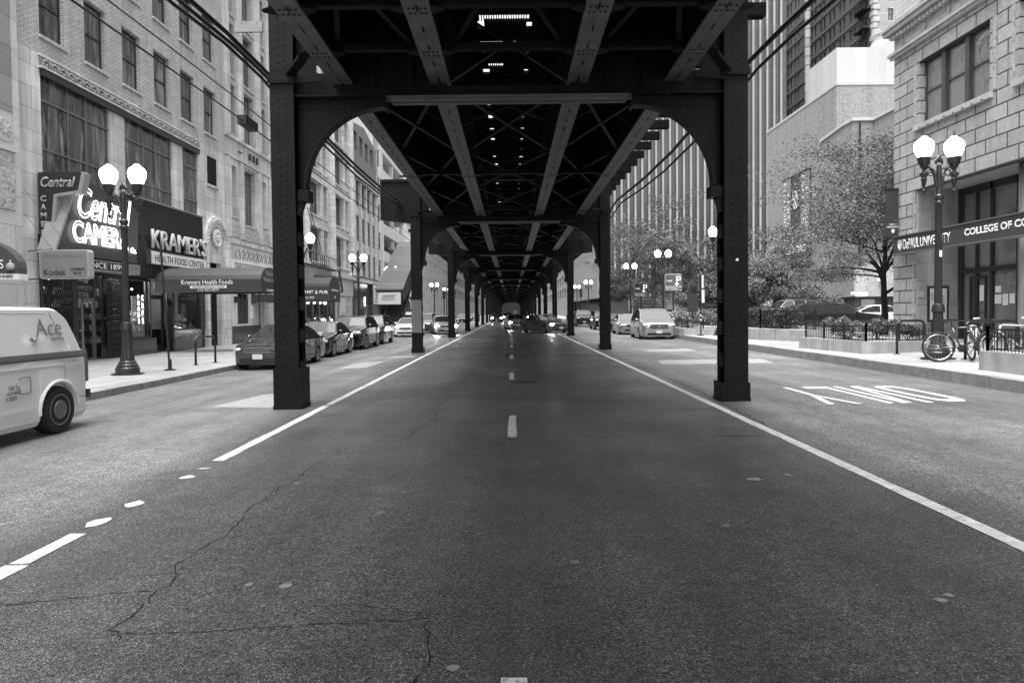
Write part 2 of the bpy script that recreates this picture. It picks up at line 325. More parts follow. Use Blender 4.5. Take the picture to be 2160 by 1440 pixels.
disc(.4, 24.5, .0, .38, alu, 'manhole_cover', .006); disc(-.1, 25.6, .0, .28, alu, 'manhole_cover', .006)
# cracks
def crack(pts, w_, seed, e=.003):
    r = random.Random(seed); P = [Vector((x, y, 0)) for x, y in pts]; Q = [P[0]]
    for a, c in zip(P, P[1:]):
        n = max(2, int((c-a).length/.06)); d = (c-a).normalized(); q = Vector((-d.y, d.x, 0)); o_ = 0
        for i in range(1, n+1):
            o_ = o_*.7+r.uniform(-.028, .028); t = i/n; Q.append(a.lerp(c, t)+q*(o_ if i < n else 0))
    b = MB()
    for i in range(len(Q)-1):
        a, c = Q[i], Q[i+1]; d = (c-a).normalized(); q = Vector((-d.y, d.x, 0)); w1 = w_*r.uniform(.3, 1.3)/2; w2 = w_*r.uniform(.3, 1.3)/2
        b.quad(*[(v.x, v.y, rz(v.x)+e) for v in (a-q*w1, a+q*w1, c+q*w2, c-q*w2)])
    return b.build('crack', black, road)
CR = [([(-1.83,7.72),(-1.98,6.9),(-2.05,6.0),(-2.05,5.2),(-2.02,4.5),(-2.0,4.0),(-1.97,3.72),(-1.92,3.55)], .012), ([(-2.0,3.72),(-2.35,3.65),(-2.75,3.6),(-3.1,3.62)], .010),
      ([(-2.6,3.62),(-2.75,3.55),(-3.0,3.5),(-3.4,3.45)], .010), ([(-1.95,3.55),(-1.93,3.4),(-1.96,3.25),(-1.88,3.2),(-1.85,3.15)], .012), ([(-1.92,3.2),(-1.6,3.22),(-1.2,3.25),(-.8,3.28),(-.42,3.32)], .009),
      ([(-.42,3.3),(-.4,3.1),(-.4,2.8),(-.42,2.5)], .009), ([(-.9,3.5),(-.55,3.4),(-.2,3.36)], .006), ([(-1.3,8.2),(-1.1,9.6),(-1.2,11.2),(-1.0,13.5),(-1.15,17)], .018),
      ([(3.3,18),(3.42,14),(3.35,11.2),(3.3,9.6),(3.25,8.7)], .03), ([(2.35,8.0),(2.75,7.95),(2.95,7.97)], .03), ([(-3.2,22),(-3.3,17),(-2.6,14)], .014), ([(-3.3,9),(-3.2,8.2),(-3.35,7.6)], .012),
      ([(3.6,6.2),(3.75,5.6),(3.7,5.2)], .008), ([(-2.4,3.9),(-2.1,3.95),(-1.9,4.0)], .005), ([(5.5,30),(7.8,28.4)], .05)]
for i, (p, w_) in enumerate(CR): crack(p, w_*.75, 50+i)
# pale spots (old gum, worn paint)
spot = mat('gum_spot', .22, .8, vs=20, var=.3); r_ = random.Random(11)
for k in range(90):
    y = 2.4+r_.random()**1.7*16; x = r_.uniform(-2.5, 5.5)*(.35+y/16)
    if y < 8: x = r_.uniform(-2.4, 4.5)*(.4+y/12)
    if abs(x) > 7.5: continue
    s_ = r_.uniform(.008, .026)*(1+y/14)*(2.0 if k % 17 == 0 else 1)
    pts = [(x+s_*cos(a)*r_.uniform(.7, 1.2), y+s_*1.1*sin(a)*r_.uniform(.7, 1.2)) for a in [i*pi/4 for i in range(8)]]
    b = MB(); onroad(b, pts, .003); b.build('gum_spot', spot, road) if k < 70 else None

r_ = random.Random(21); b = MB()
for k in range(150):
    y = r_.uniform(9.5, 34); x = -7.8+abs(r_.gauss(0, .16)); a = r_.uniform(0, pi); q = r_.uniform(.01, .035); z = rz(x)+.004
    b.quad((x+q*cos(a), y+q*sin(a), z), (x-q*.6*sin(a), y+q*.6*cos(a), z+.01), (x-q*cos(a), y-q*sin(a), z), (x+q*.6*sin(a), y-q*.6*cos(a), z+.004))
tag(b.build('gutter_litter', mat('litter', .35, .8, var=.4, vs=30), off=(-7.8, 12, 0)), 'small pale scraps and fallen leaves along the left gutter', 'litter', kind='stuff')

# ------------------------------------------------------------------ elevated railway
YB = [11.17+15.15*i for i in range(17)]
def column_mesh(side, base_h):
    s = side; b = MB(); xo, xi = s*3.81, s*3.43
    b.box(xo, xi, -.2, -.165, 0, 5.9); b.box(xo, xi, .165, .2, 0, 5.9)               # front / back plates
    b.box(xo-s*.03, xo-s*.06, -.163, .163, 0, 5.9)                                   # outer web, set in
    b.box(xi+s*.05, xi+s*.02, -.163, -.12, .0, 5.9); b.box(xi+s*.05, xi+s*.02, .12, .163, 0, 5.9)
    b.box(xo, xi, -.2, .2, 5.9, 6.85)
    xc = (xo+xi)/2
    z = .35
    while z < 6.6:
        for dx in (-.05, .05): b.rivet((xc+dx, -.2, z+(.03 if dx > 0 else 0)), (0, -1, 0), .016)
        z += .118
    z = .55
    while z < 3.3:
        b.box(xi-s*.002, xi-s*.018, -.15, .15, z, z+.22)
        for q in (.04, .11, .18):
            for yy in (-.12, .12): b.rivet((xi-s*.018, yy, z+q), (-s, 0, 0), .016)
        z += .52
    z = .5
    while z < 6.4:
        b.rivet((xo+s*.0, -.182, z), (s, 0, 0), .012); z += .118
    # cap shoe
    b.box(xo+s*.03, xi-s*.03, -.24, -.202, 5.20, 5.30); b.prism([(xo+s*.03, 5.30), (xo+s*.02, 5.33), (xc, 5.40), (xi-s*.02, 5.40), (xi-s*.03, 5.30)] , 'y', -.23, -.205)
    for i in range(5): b.rivet((xo-s*(.02+i*.08), -.24, 5.24), (0, -1, 0), .016)
    bb = MB(); bb.box(xo+s*.02, xi-s*.05, -.235, .235, -.1, base_h); bb.box(xo+s*.028, xi-s*.058, -.245, .245, -.1, .06)
    for i in range(4): bb.rivet((xo-s*(.03+i*.11), -.235, base_h-.05), (0, -1, 0), .014)
    return b.mesh('column', steel), bb.mesh('base', steel)
colm = {(s, h): column_mesh(s, h) for s in (-1, 1) for h in (.66, .3, .2)}
def girder_mesh():
    b = MB(); zb, zt = 4.97, 6.55
    # web with a small opening near each column
    hx0, hx1, hz0, hz1 = 2.94, 3.12, 5.39, 5.52
    for s in (-1, 1):
        for (x0, x1, z0, z1) in ((hx0, hx1, zb, hz0), (hx0, hx1, hz1, zt), (hx1, 3.48, zb, zt)): b.box(s*x0, s*min(x1, 3.44), -.012, .012, z0, z1)
    b.box(-hx0, -1.0, -.012, .012, zb, zt); b.box(1.0, hx0, -.012, .012, zb, zt); b.box(-1.0, 1.0, -.012, .012, zb, zb+.2)
    b.bar((-1.0, 0, 5.2), (1.0, 0, 6.5), .07, .02); b.bar((-1.0, .03, 6.5), (1.0, .03, 5.2), .07, .02)
    b.box(-3.48, 3.48, -.17, .17, zb, zb+.03); b.box(-3.48, 3.48, -.03, -.012, zb+.03, zb+.17); b.box(-3.48, 3.48, -.17, .17, zt, zt+.04)
    x = -3.35
    while x < 3.4: b.rivet((x, -.03, zb+.1), (0, -1, 0), .017); x += .125
    for x in (-2.2, -1.6, 1.6, 2.2): b.box(x-.05, x+.05, -.07, -.012, zb+.17, zt)
    c = MB(); c.box(-1.92, 1.92, -.19, .19, zb-.035, zb-.002); c.box(-1.9, 1.9, -.15, -.05, zb-.06, zb-.036); c.box(-1.9, 1.9, .05, .15, zb-.06, zb-.036)
    return b.mesh('cross_girder', steel), c.mesh('cover_plate', steel_l)
def bracket_mesh(s):
    b = MB(); n = 18; zt = 4.965; cx, cz, rx, rzz = 2.0, 3.52, 1.32, 1.33
    P = [(cx+rx*cos(pi/2*i/n), cz+rzz*sin(pi/2*i/n)) for i in range(n+1)]
    for i in range(n):
        (x0, z0), (x1, z1) = P[i], P[i+1]
        for yy in (-.012, .012): b.quad((s*x0, yy, z0), (s*x1, yy, z1), (s*x1, yy, zt), (s*x0, yy, zt))
    b.box(s*3.32, s*3.429, -.012, .012, 3.3, zt)
    for i in range(n+1):
        if i < n:
            (x0, z0), (x1, z1) = P[i], P[i+1]; d = Vector((x1-x0, z1-z0)).normalized(); nx, nz = d.y*-.0, 0
            ox, oz = -(x0-cx)/rx*.035, -(z0-cz)/rzz*.035; px, pz = -(x1-cx)/rx*.035, -(z1-cz)/rzz*.035
            b.add([(s*x0, -.11, z0), (s*x1, -.11, z1), (s*x1, .11, z1), (s*x0, .11, z0), (s*(x0+ox), -.11, z0+oz), (s*(x1+px), -.11, z1+pz), (s*(x1+px), .11, z1+pz), (s*(x0+ox), .11, z0+oz)],
                  [(0, 1, 2, 3), (4, 5, 6, 7), (0, 1, 5, 4), (3, 2, 6, 7)])
    b.box(s*1.96, s*2.0, -.11, .11, 4.78, 4.86)
    b.box(s*3.24, s*3.428, -.14, .14, 3.32, 3.50); b.prism([(s*3.428, 3.1), (s*3.35, 3.32), (s*3.428, 3.32)], 'y', -.12, .12)
    x = 2.2
    while x < 3.4: b.rivet((s*x, -.02, zt-.06), (0, -1, 0), .016); b.rivet((s*x, -.02, zt-.15), (0, -1, 0), .016); x += .115
    return b.mesh('knee_bracket', steel)
gm, cm = girder_mesh(); km = {s: bracket_mesh(s) for s in (-1, 1)}
def brace_mesh(s):
    b = MB(); b.bar((s*3.47, -.2, 5.32), (s*2.98, -1.15, 5.24), .14, .05); b.prism([(s*3.47, 5.16), (s*2.98, 5.2), (s*3.05, 5.34), (s*3.47, 5.42)], 'y', -.22, -.19)
    return b.mesh('corner_brace', steel)
bm_ = {s: brace_mesh(s) for s in (-1, 1)}
def plat_bracket(s):
    b = MB(); b.prism([(s*3.82, 4.97), (s*4.92, 5.10), (s*4.92, 6.6), (s*3.82, 6.6)], 'y', -.1, .1)
    b.box(s*3.87, s*4.95, -.16, .16, 6.5, 6.6); b.box(s*4.86, s*4.95, -.16, .16, 5.08, 6.5); b.prism([(s*3.87, 4.94), (s*4.95, 5.07), (s*4.95, 5.12), (s*3.87, 4.99)], 'y', -.16, .16)
    for i in range(9): b.rivet((s*(3.95+i*.11), -.16, 6.55), (0, -1, 0), .016); b.rivet((s*4.905, -.16, 5.2+i*.15), (0, -1, 0), .016)
    return b.mesh('platform_bracket', steel)
pbm = {s: plat_bracket(s) for s in (-1, 1)}
for i, Y in enumerate(YB):
    lab = ('dark riveted steel bent nearest the viewer, arching over the two middle lanes' if i == 0 else '%s riveted steel bent from the viewer, arching over the road beneath the railway' % ORD[i])
    t = thing('railway_bent', lab, 'railway bent', (0, Y, 0), group='steel bents carrying the elevated railway')
    for s in (-1, 1):
        h = (.66 if s < 0 else .3) if i == 0 else .2
        cme, bme = colm[(s, h)]
        zb = rz(s*3.7)
        c = obj('column', cme, t, (0, 0, zb)); obj('base', bme, c)
        kb = obj('knee_bracket', km[s], t)
        if i < 4: obj('corner_brace', bm_[s], t)
        if (s < 0 and 1 <= i <= 5) or (s > 0 and 2 <= i <= 6): obj('platform_bracket', pbm[s], t)
    gg = obj('cross_girder', gm, t); obj('cover_plate', cm, gg)
    if i == 0:
        b = MB(); b.lathe((3.63, -.206, 2.3), [(.0, -.008), (.024, -.008), (.024, .004)], 12, 'y'); b.build('reflector', white, t, world=False)
        b = MB(); b.box(-3.87, -4.3, -.3, -.26, 5.95, 6.12); b.build('bracket_plate', lightpatch, t, world=False)
    if i == 1:
        b = MB(); b.box(-3.812, -3.428, -.2035, -.2005, .75, 2.0); b.build('paint_patch', mat('grey_paint', .12, .5), t, world=False)
# spans
def span_parts(L):
    P = {}
    for x in (-2.68, -1.11, 1.11, 2.68):
        b = MB(); b.box(x-.012, x+.012, .02, L-.02, 5.24, 6.5); b.box(x-.15, x+.15, .02, L-.02, 6.5, 6.56)
        b.box(x-.165, x-.012, .02, L-.02, 5.24, 5.26)
        c = MB(); c.box(x-.165, x-.013, .02, L-.02, 5.2, 5.236); c.box(x+.013, x+.165, .02, L-.02, 5.2, 5.236)
        y = .4
        while y < L-.4: c.box(x-.014, x+.014, y, y+.42, 5.204, 5.232); y += .62
        P[('g', x)] = (b.mesh('girder', steel_k), c.mesh('bottom_flange', steel_l))
    return P
def struts(L, ys):
    out = []
    for y in ys:
        b = MB(); b.box(-2.66, 2.66, y-.06, y+.06, 5.245, 5.27); b.box(-2.66, 2.66, y-.012, y+.012, 5.27, 5.36)
        for x in (-2.68, -1.11, 1.11, 2.68):
            b.prism([(x-.33, y-.03), (x-.17, y-.14), (x-.165, y+.14), (x-.33, y+.03)], 'z', 5.21, 5.225); b.prism([(x+.33, y-.03), (x+.17, y-.14), (x+.165, y+.14), (x+.33, y+.03)], 'z', 5.21, 5.225)
            for dx in (-.1, -.04, .04, .1):
                for dy in (-.07, .07): b.rivet((x+dx, y+dy, 5.2), (0, 0, -1), .018)
        out.append(b.mesh('lateral_strut', steel_k))
    return out
def frames(L, ys):
    out = []
    for y in ys:
        b = MB()
        for x0, x1 in ((-2.68, -1.11), (-1.11, 1.11), (1.11, 2.68)):
            b.bar((x0+.02, y, 5.45), (x1-.02, y, 6.3), .06, .06); b.bar((x0+.02, y+.02, 6.3), (x1-.02, y+.02, 5.45), .06, .06); b.bar((x0+.02, y, 6.32), (x1-.02, y, 6.32), .08, .08)
        out.append(b.mesh('cross_frame', steel_k))
    return out
def laterals(L):
    b = MB(); n = 3
    for i in range(n):
        y0 = .6+i*(L-1.2)/n; y1 = .6+(i+1)*(L-1.2)/n
        for x0, x1 in ((-2.6, -1.2), (-1.0, 1.0), (1.2, 2.6)):
            b.bar((x0, y0, 5.32), (x1, y1, 5.32), .07, .02); b.bar((x1, y0, 5.35), (x0, y1, 5.35), .07, .02)
    return b.mesh('lateral_bracing', steel_k)
def deckmesh(L, Y0):
    # strips of planking between and beside the rails, with small open slots
    hr = random.Random(int(Y0)+5); b = MB(); z0, z1 = 6.79, 6.85; 
    y = math.ceil((Y0+.3)/1.2)*1.2-Y0
    H = []
    while y < L-.5:
        if hr.random() < .95: q_ = hr.uniform(.09, .15); H.append((-.56, -.56+q_, y+hr.uniform(.5, .65), y+hr.uniform(.85, 1.0)))
        if hr.random() < .85: q_ = hr.uniform(.06, .12); H.append((.34, .34+q_, y+hr.uniform(.6, .7), y+hr.uniform(.84, .98)))
        y += 1.2
    gr = []
    for gy, x0, x1 in ((12.32, -.52, .38), (13.5, -.55, -.1), (13.5, .02, .14), (14.68, -.43, -.12), (15.9, -.42, .15), (18.1, -.38, .2), (20.5, -.3, .2)):
        if Y0 < gy < Y0+L-.4: gr.append((x0, x1, gy-Y0, gy-Y0+.28))
    xs = sorted({-3.25, 3.25} | {h[0] for h in H} | {h[1] for h in H} | {h[0] for h in gr} | {h[1] for h in gr})
    ys = sorted({0, L} | {h[2] for h in H} | {h[3] for h in H} | {h[2] for h in gr} | {h[3] for h in gr})
    for i in range(len(xs)-1):
        run = None
        for j in range(len(ys)-1):
            cx, cy = (xs[i]+xs[i+1])/2, (ys[j]+ys[j+1])/2
            op = any(h[0] < cx < h[1] and h[2] < cy < h[3] for h in H+gr)
            if not op: run = (run[0] if run else ys[j], ys[j+1])
            if (op or j == len(ys)-2) and run:
                b.box(xs[i], xs[i+1], run[0], run[1], z0, z1); run = None
    for h in gr:
        x = h[0]+.03
        while x < h[1]-.02: b.box(x, x+.018, h[2], h[3], z0+.01, z1-.005); x += .045
    return b.mesh('deck_planking', tie_m)
tl, ts = MB(), MB(); tl.prism([(-3.02, 6.565), (-.7, 6.565), (-.68, 6.72), (.68, 6.72), (.7, 6.565), (4.45, 6.565), (4.45, 6.785), (-3.02, 6.785)], 'y', -.1, .1)
for s in (-1, 1): ts.box(s*.78, s*3.05, -.1, .1, 6.567, 6.783)
tlm = tl.mesh('tie', tie_m); tsm = []
for s in (-1, 1): q_ = MB(); q_.box(s*.78, s*3.05, -.1, .1, 6.567, 6.783); tsm.append(q_.mesh('tie', tie_m))
def span(Y0, L, idx, lab):
    t = thing('railway_span', lab, 'railway span', (0, Y0, 0), group='spans of the elevated railway')
    P = span_parts(L)
    for x in (-2.68, -1.11, 1.11, 2.68):
        a, c = P[('g', x)]; g_ = obj('girder', a, t); obj('bottom_flange', c, g_)
    ys = (L-1.3, L-2.7, L-8) if idx == 0 else (1.0, 7.5, 13.9)
    for m_ in struts(L, ys): obj('lateral_strut', m_, t)
    for m_ in frames(L, (3.4, 10.6) if idx else (L-4.2, L-10)): obj('cross_frame', m_, t)
    obj('lateral_bracing', laterals(L), t); obj('deck_planking', deckmesh(L, Y0), t)
    y = math.ceil(Y0/.4)*.4; n = 0
    far = MB()
    while y < Y0+L-.12:
        k = round(y/.4)
        if idx <= 3:
            for me_ in ([tlm] if k % 3 == 0 else tsm): obj('tie', me_, t, (0, y-Y0, 0))
        else:
            if k % 3 == 0: far.box(-3.02, 4.45, y-Y0-.1, y-Y0+.1, 6.567, 6.783)
            else:
                for s in (-1, 1): far.box(s*.78, s*3.05, y-Y0-.1, y-Y0+.1, 6.567, 6.783)
        y += .4
    if idx > 3: obj('ties', far.mesh('ties', tie_m), t)
    b = MB()
    for x in (-2.62, -1.17, 1.17, 2.62): b.box(x-.03, x+.03, 0, L, 6.86, 6.99)
    b.build('rails', alu, t, world=False)
for i in range(17):
    Y0 = YB[i-1] if i else -8.0; L = YB[i]-Y0
    span(Y0, L, i, 'dark girder and tie span overhead, nearest the viewer, ending at the nearest bent' if i == 0 else 'girder and tie span overhead between the %s and %s steel bents' % (ORD[i-1], ORD[i]))
# station platforms, outboard of the tracks
def platform(s, y0, y1, lab):
    t = thing('station_platform', lab, 'station platform', (s*4.9, y0, 0), group='side platforms of the elevated station')
    b = MB(); b.box(s*4.46, s*6.3, y0, y1, 6.61, 6.75); b.build('deck', mat('platform_deck', .3, .8), t)
    b = MB(); b.box(s*6.25, s*6.3, y0, y1, 6.75, 7.75); b.build('railing_panel', mat('panel_grey', .25, .5), t)
    y = y0+.2
    while y < y1: b = MB(); b.box(s*3.9, s*6.25, y, y+.12, 6.45, 6.605); b.build('joist', steel, t); y += 1.5
platform(-1, YB[2]+.3, YB[5], 'station platform hung along the left side of the railway'); platform(1, YB[3]+.3, YB[6], 'station platform hung along the right side of the railway')

# cables along the structure
def cable(pts, r, lab, m=black, name='overhead_cable'):
    b = MB(); b.tube(pts, r, 6); o = b.build(name, m, off=pts[0]); return tag(o, lab, 'cable')
def sag(x, z, y0, y1, d=.1, seg=None, jit=0):
    seg = seg or YB; P = []; y = y0; r = random.Random(int(abs(x)*100))
    n = int((y1-y0)/1.5)+1
    for i in range(n+1):
        yy = y0+(y1-y0)*i/n; ph = ((yy-11.17) % 15.15)/15.15; P.append((x+r.uniform(-jit, jit), yy, z-d*4*ph*(1-ph)))
    return P
cable(sag(-4.22, 5.78, 3, 95, .22, jit=.02), .036, 'thick black cable slung outside the left columns, uppermost of its bundle')
cable(sag(-4.30, 5.66, 3, 95, .30, jit=.02), .026, 'black cable slung just under the thick one outside the left columns')
cable(sag(-4.12, 5.60, 3, 95, .26, jit=.02), .03, 'black cable nearest the left columns in the slung bundle')
cable(sag(-4.75, 5.28, 3, 90, .05), .010, 'thin wire crossing the brick facade, upper of the two')
cable(sag(-4.9, 5.08, 3, 90, .04), .013, 'thin wire crossing the brick facade, lower of the two')
cable(sag(4.2, 5.85, 3, 95, .25, jit=.02), .042, 'thick black cable slung outside the right columns')
cable(sag(4.32, 5.72, 3, 95, .32, jit=.02), .03, 'thinner black cable slung beside the thick one outside the right columns')
b = MB(); b.box(-4.98, -4.82, 12.6, 13.2, 5.0, 5.16); tag(b.build('junction_box', black, off=(-4.9, 12.9, 5.0)), 'small dark box hanging on the left overhead wires', 'junction box')

# ------------------------------------------------------------------ facade helpers
class Fr:
    """u = running coordinate along the facade, d = distance out of the wall, z = height"""
    def __init__(s, kind, c): s.k = kind; s.c = c
    def p(s, u, d, z): return (s.c+d, u, z) if s.k == 'L' else ((s.c-d, u, z) if s.k == 'R' else (u, s.c-d, z))
    def box(s, b, u0, u1, d0, d1, z0, z1):
        p, q = s.p(u0, d0, z0), s.p(u1, d1, z1); return b.box(p[0], q[0], p[1], q[1], p[2], q[2])
    def quad(s, b, *pts): return b.quad(*[s.p(*q) for q in pts])
    @property
    def rot(s): return {'L': RL, 'R': RR, 'S': RS}[s.k]
def wall(fr, b, u0, u1, z0, z1, holes, t=.22, d=0.):
    us = sorted({u0, u1} | {min(max(h[i], u0), u1) for h in holes for i in (0, 1)}); zs = sorted({z0, z1} | {min(max(h[i], z0), z1) for h in holes for i in (2, 3)})
    for i in range(len(us)-1):
        for j in range(len(zs)-1):
            cu, cz = (us[i]+us[i+1])/2, (zs[j]+zs[j+1])/2
            if us[i+1]-us[i] < 1e-6 or zs[j+1]-zs[j] < 1e-6: continue
            if any(h[0] < cu < h[1] and h[2] < cz < h[3] for h in holes): continue
            fr.quad(b, (us[i], d, zs[j]), (us[i+1], d, zs[j]), (us[i+1], d, zs[j+1]), (us[i], d, zs[j+1]))
    for h in holes:
        a, c, e, f = h[:4]
        fr.quad(b, (a, d, e), (a, d-t, e), (a, d-t, f), (a, d, f)); fr.quad(b, (c, d, e), (c, d-t, e), (c, d-t, f), (c, d, f))
        fr.quad(b, (a, d, e), (c, d, e), (c, d-t, e), (a, d-t, e)); fr.quad(b, (a, d, f), (c, d, f), (c, d-t, f), (a, d-t, f))
    return b
WC = {}
def window(fr, u0, u1, z0, z1, parent, fm, gm_, style='sash', d=-.16, fw=.055, nv=0, nh=0, sill=None, name='window'):
    key = (fr.k, round(u1-u0, 3), round(z1-z0, 3), style, fm.name, gm_.name, nv, nh, fw)
    f0 = Fr(fr.k, 0)
    if key not in WC:
        W, H = u1-u0, z1-z0; b = MB(); B = lambda a, c, e, f, d0=-.05, d1=0: f0.box(b, a, c, d0, d1, e, f)
        B(0, fw, 0, H); B(W-fw, W, 0, H); B(fw, W-fw, 0, fw); B(fw, W-fw, H-fw, H)
        if style == 'sash': B(fw, W-fw, H*.5-.03, H*.5+.03, -.04, .01)
        if style == 'transom': B(fw, W-fw, H*.8-.03, H*.8+.03, -.045, .005)
        for i in range(nv): x = W*(i+1)/(nv+1); B(x-.022, x+.022, fw, H-fw, -.045, -.004)
        for i in range(nh): z = H*(i+1)/(nh+1); B(fw, W-fw, z-.022, z+.022, -.043, -.006)
        g_ = MB(); f0.box(g_, fw*.6, W-fw*.6, -.035, -.028, fw*.6, H-fw*.6)
        WC[key] = (b.mesh(name, fm), g_.mesh('pane', gm_))
    pw = Vector(parent['_w']) if '_w' in parent.keys() else Vector(parent.location)
    o = obj(name, WC[key][0], parent, Vector(fr.p(u0, d, z0))-pw); obj('pane', WC[key][1], o); o['_w'] = tuple(fr.p(u0, d, z0))
    if sill:
        b = MB(); f0.box(b, -.06, u1-u0+.06, -.03, -d+.07, -.09, -.001)
        k2 = ('sill', fr.k, round(u1-u0, 3), sill.name, round(d, 3))
        if k2 not in WC: WC[k2] = b.mesh('sill', sill)
        obj('sill', WC[k2], o)
    return o
SPLIT = {'pier', 'stone_course', 'mullion_pier', 'spandrel', 'spandrel_panel', 'shopfront_post', 'shop_post', 'notice', 'columns', 'lobby_columns', 'lintel', 'window_mullion', 'window_jamb', 'bulkhead', 'shop_side_wall', 'doorway', 'shop_opening', 'sign_trim', 'cornice', 'white_render', 'spandrel_moulding', 'cornice_moulding'}
def bx(fr, name, m, parent, *boxes):
    if name in SPLIT and len(boxes) > 1:
        for q in boxes: bx(fr, {'columns': 'column', 'lobby_columns': 'lobby_column'}.get(name, name), m, parent, q)
        return
    b = MB()
    for q in boxes: fr.box(b, *q)
    return b.build(name, m, parent)
def building(name, label, fr, u0, u1, cat='building'):
    return thing(name, label, cat, fr.p(u0, 0, 0))
brick = mat('pale_brick', .52, .85, 'brick', var=.12, vs=1.2, c2=.12, sc=(.22, .072), mortar=.009, bump=.006, streak=.18)
brick_d = mat('dark_brick', .13, .85, 'brick', var=.2, vs=1.5, c2=.08, sc=(.22, .072), mortar=.009, bump=.005)
brick_m = mat('mottled_brick', .27, .85, 'brick', var=.38, vs=5, c2=.2, sc=(.24, .08), mortar=.008, bump=.006, streak=.2)
brick_w = mat('painted_brick', .62, .7, 'brick', var=.08, vs=1.2, c2=.45, sc=(.4, .13), mortar=.012, bump=.006)
stone = mat('limestone', .55, .75, 'brick', var=.16, vs=1.4, c2=.26, sc=(1.15, .62), mortar=.008, bump=.003, streak=.35)
granite = mat('granite', .5, .6, 'brick', var=.3, vs=30, c2=.2, sc=(1.6, .8), mortar=.008, bump=.002)
granite_d = mat('grey_granite', .24, .6, 'brick', var=.35, vs=30, c2=.12, sc=(1.6, .8), mortar=.008)
terra = mat('terracotta', .60, .55, 'brick', var=.14, vs=2, c2=.22, sc=(.9, .42), mortar=.008, bump=.004, streak=.2)
carved = mat('carved_stone', .36, .75, var=.5, vs=9, bump=.05, bs=9)
dkstone = mat('polished_granite', .05, .15, var=.25, vs=3); dkmetal = mat('dark_frame', .02, .4); fascia_m = mat('ribbed_fascia', .018, .4, var=.2)
midmetal = mat('grey_frame', .12, .4); conc_w = mat('white_concrete', .6, .7, var=.12, vs=.8, streak=.2)
roofm = mat('roof_membrane', .2, .9); awn = mat('awning_canvas', .035, .7, var=.15, vs=2, bump=.004, bs=6); awn_g = mat('grey_awning_canvas', .06, .6, var=.12, vs=2, bump=.004, bs=6)
signw = mat('sign_white', .7, .5, var=.04); signg = mat('sign_grey', .17, .5, var=.1); lettr = mat('lettering_white', .82, .5, var=0); lettg = mat('lettering_grey', .33, .5, var=0); lettk = mat('lettering_black', .01, .5, var=0)
def mass(fr, t, u0, u1, z1, depth, m, z0=-.1, front=-.3, name='walls'):
    b = MB(); fr.box(b, u0+.003, u1-.003, front, -depth, z0, z1-.01); return b.build(name, m, t)
L = Fr('L', -13.6); RF = Fr('R', 13.6)

# ---- A: granite corner building at the left edge
A = building('granite_building', 'pale granite building with carved rosette pilaster at the left edge', L, 2, 19.05)
b = MB(); Ho = [(16.2, 17.35, 3.9+3*i, 6.1+3*i) for i in range(5)]+[(13.2, 15.4, 3.9+3*i, 6.1+3*i) for i in range(5)]+[(9.5, 12, 3.9+3*i, 6.1+3*i) for i in range(5)]+[(14.0, 17.0, .2, 2.9)]
wall(L, b, 2, 19.05, 0, 24, Ho); b.build('wall', granite, A); mass(L, A, 2, 19.05, 24, 14, granite_d)
for h in Ho: window(L, *h, A, dkmetal, GL_DARK, 'sash' if h[2] > 3 else 'plain')
bx(L, 'pilaster', granite, A, (17.72, 18.98, 0, .09, .0, 23)); bx(L, 'pilaster_inset', granite_d, A, (18.02, 18.70, .091, .115, 7.05, 22))
bx(L, 'carved_panel', carved, A, (18.05, 18.68, .091, .15, 4.4, 5.95)); bx(L, 'panel_hood', granite, A, (17.98, 18.75, .091, .2, 5.96, 6.04))
b = MB(); b.lathe(L.p(18.37, .09, 6.52), [(.30, 0), (.30, .05), (.25, .05), (.25, .03), (.08, .03), (.08, .06), (.0, .06)], 24, 'x')
for k in range(8):
    a = k*pi/4; b.bar((L.c+.13, 18.37+.06*cos(a), 6.52+.06*sin(a)), (L.c+.13, 18.37+.24*cos(a), 6.52+.24*sin(a)), .06, .03)
b.build('rosette', granite, A)
# awning with LIQUORS
aw = thing('shop_awning', 'dark quarter-round liquor shop awning with a pale stripe at the left edge', 'awning', (-13.6, 14.6, 2.4))
def qawn(b, x0, x1, y0, y1, z0, z1, n=8, cap=True, val=.0):
    P = [(x0+(x1-x0)*sin(pi/2*i/n), z0+(z1-z0)*cos(pi/2*i/n)) for i in range(n+1)]
    for (a, c), (e, f) in zip(P, P[1:]): b.quad((a, y0, c), (a, y1, c), (e, y1, f), (e, y0, f))
    if cap:
        for y in (y0, y1): b.quad(*([(x0, y, z0)]+[(p[0], y, p[1]) for p in P]))
    if val: b.quad((x1, y0, z0-val), (x1, y1, z0-val), (x1, y1, z0), (x1, y0, z0)); b.quad((x0, y0, z0-val), (x1, y0, z0-val), (x1, y0, z0), (x0, y0, z0))
b = MB(); qawn(b, -13.55, -12.05, 16.75, 17.05, 2.72, 3.50); b.box(-13.55, -12.05, 16.745, 17.05, 2.50, 2.72); b.build('canopy', awn_g, aw)
b = MB()
P = [(-13.55+1.5*sin(pi/2*i/8), 2.95+.55*cos(pi/2*i/8)) for i in range(1, 6)]
b.prism([(-12.98, 2.96), (-12.75, 2.96), (-12.86, 3.18), (-13.0, 3.34), (-13.2, 3.47), (-13.3, 3.48), (-13.18, 3.36), (-13.05, 3.16)], 'y', 16.735, 16.744); b.build('stripe', signw, aw)
b = MB(); b.box(-13.55, -12.04, 16.72, 16.743, 2.42, 2.56); b.box(-12.045, -12.03, 16.744, 17.05, 2.42, 2.56); b.build('valance', signw, aw)
text('LIQUORS', 1.05, .26, (-12.93, 16.73, 2.78), lettr, aw, RS); text('(312)922-0980', 1.1, .09, (-12.72, 16.71, 2.49), lettk, aw, RS)
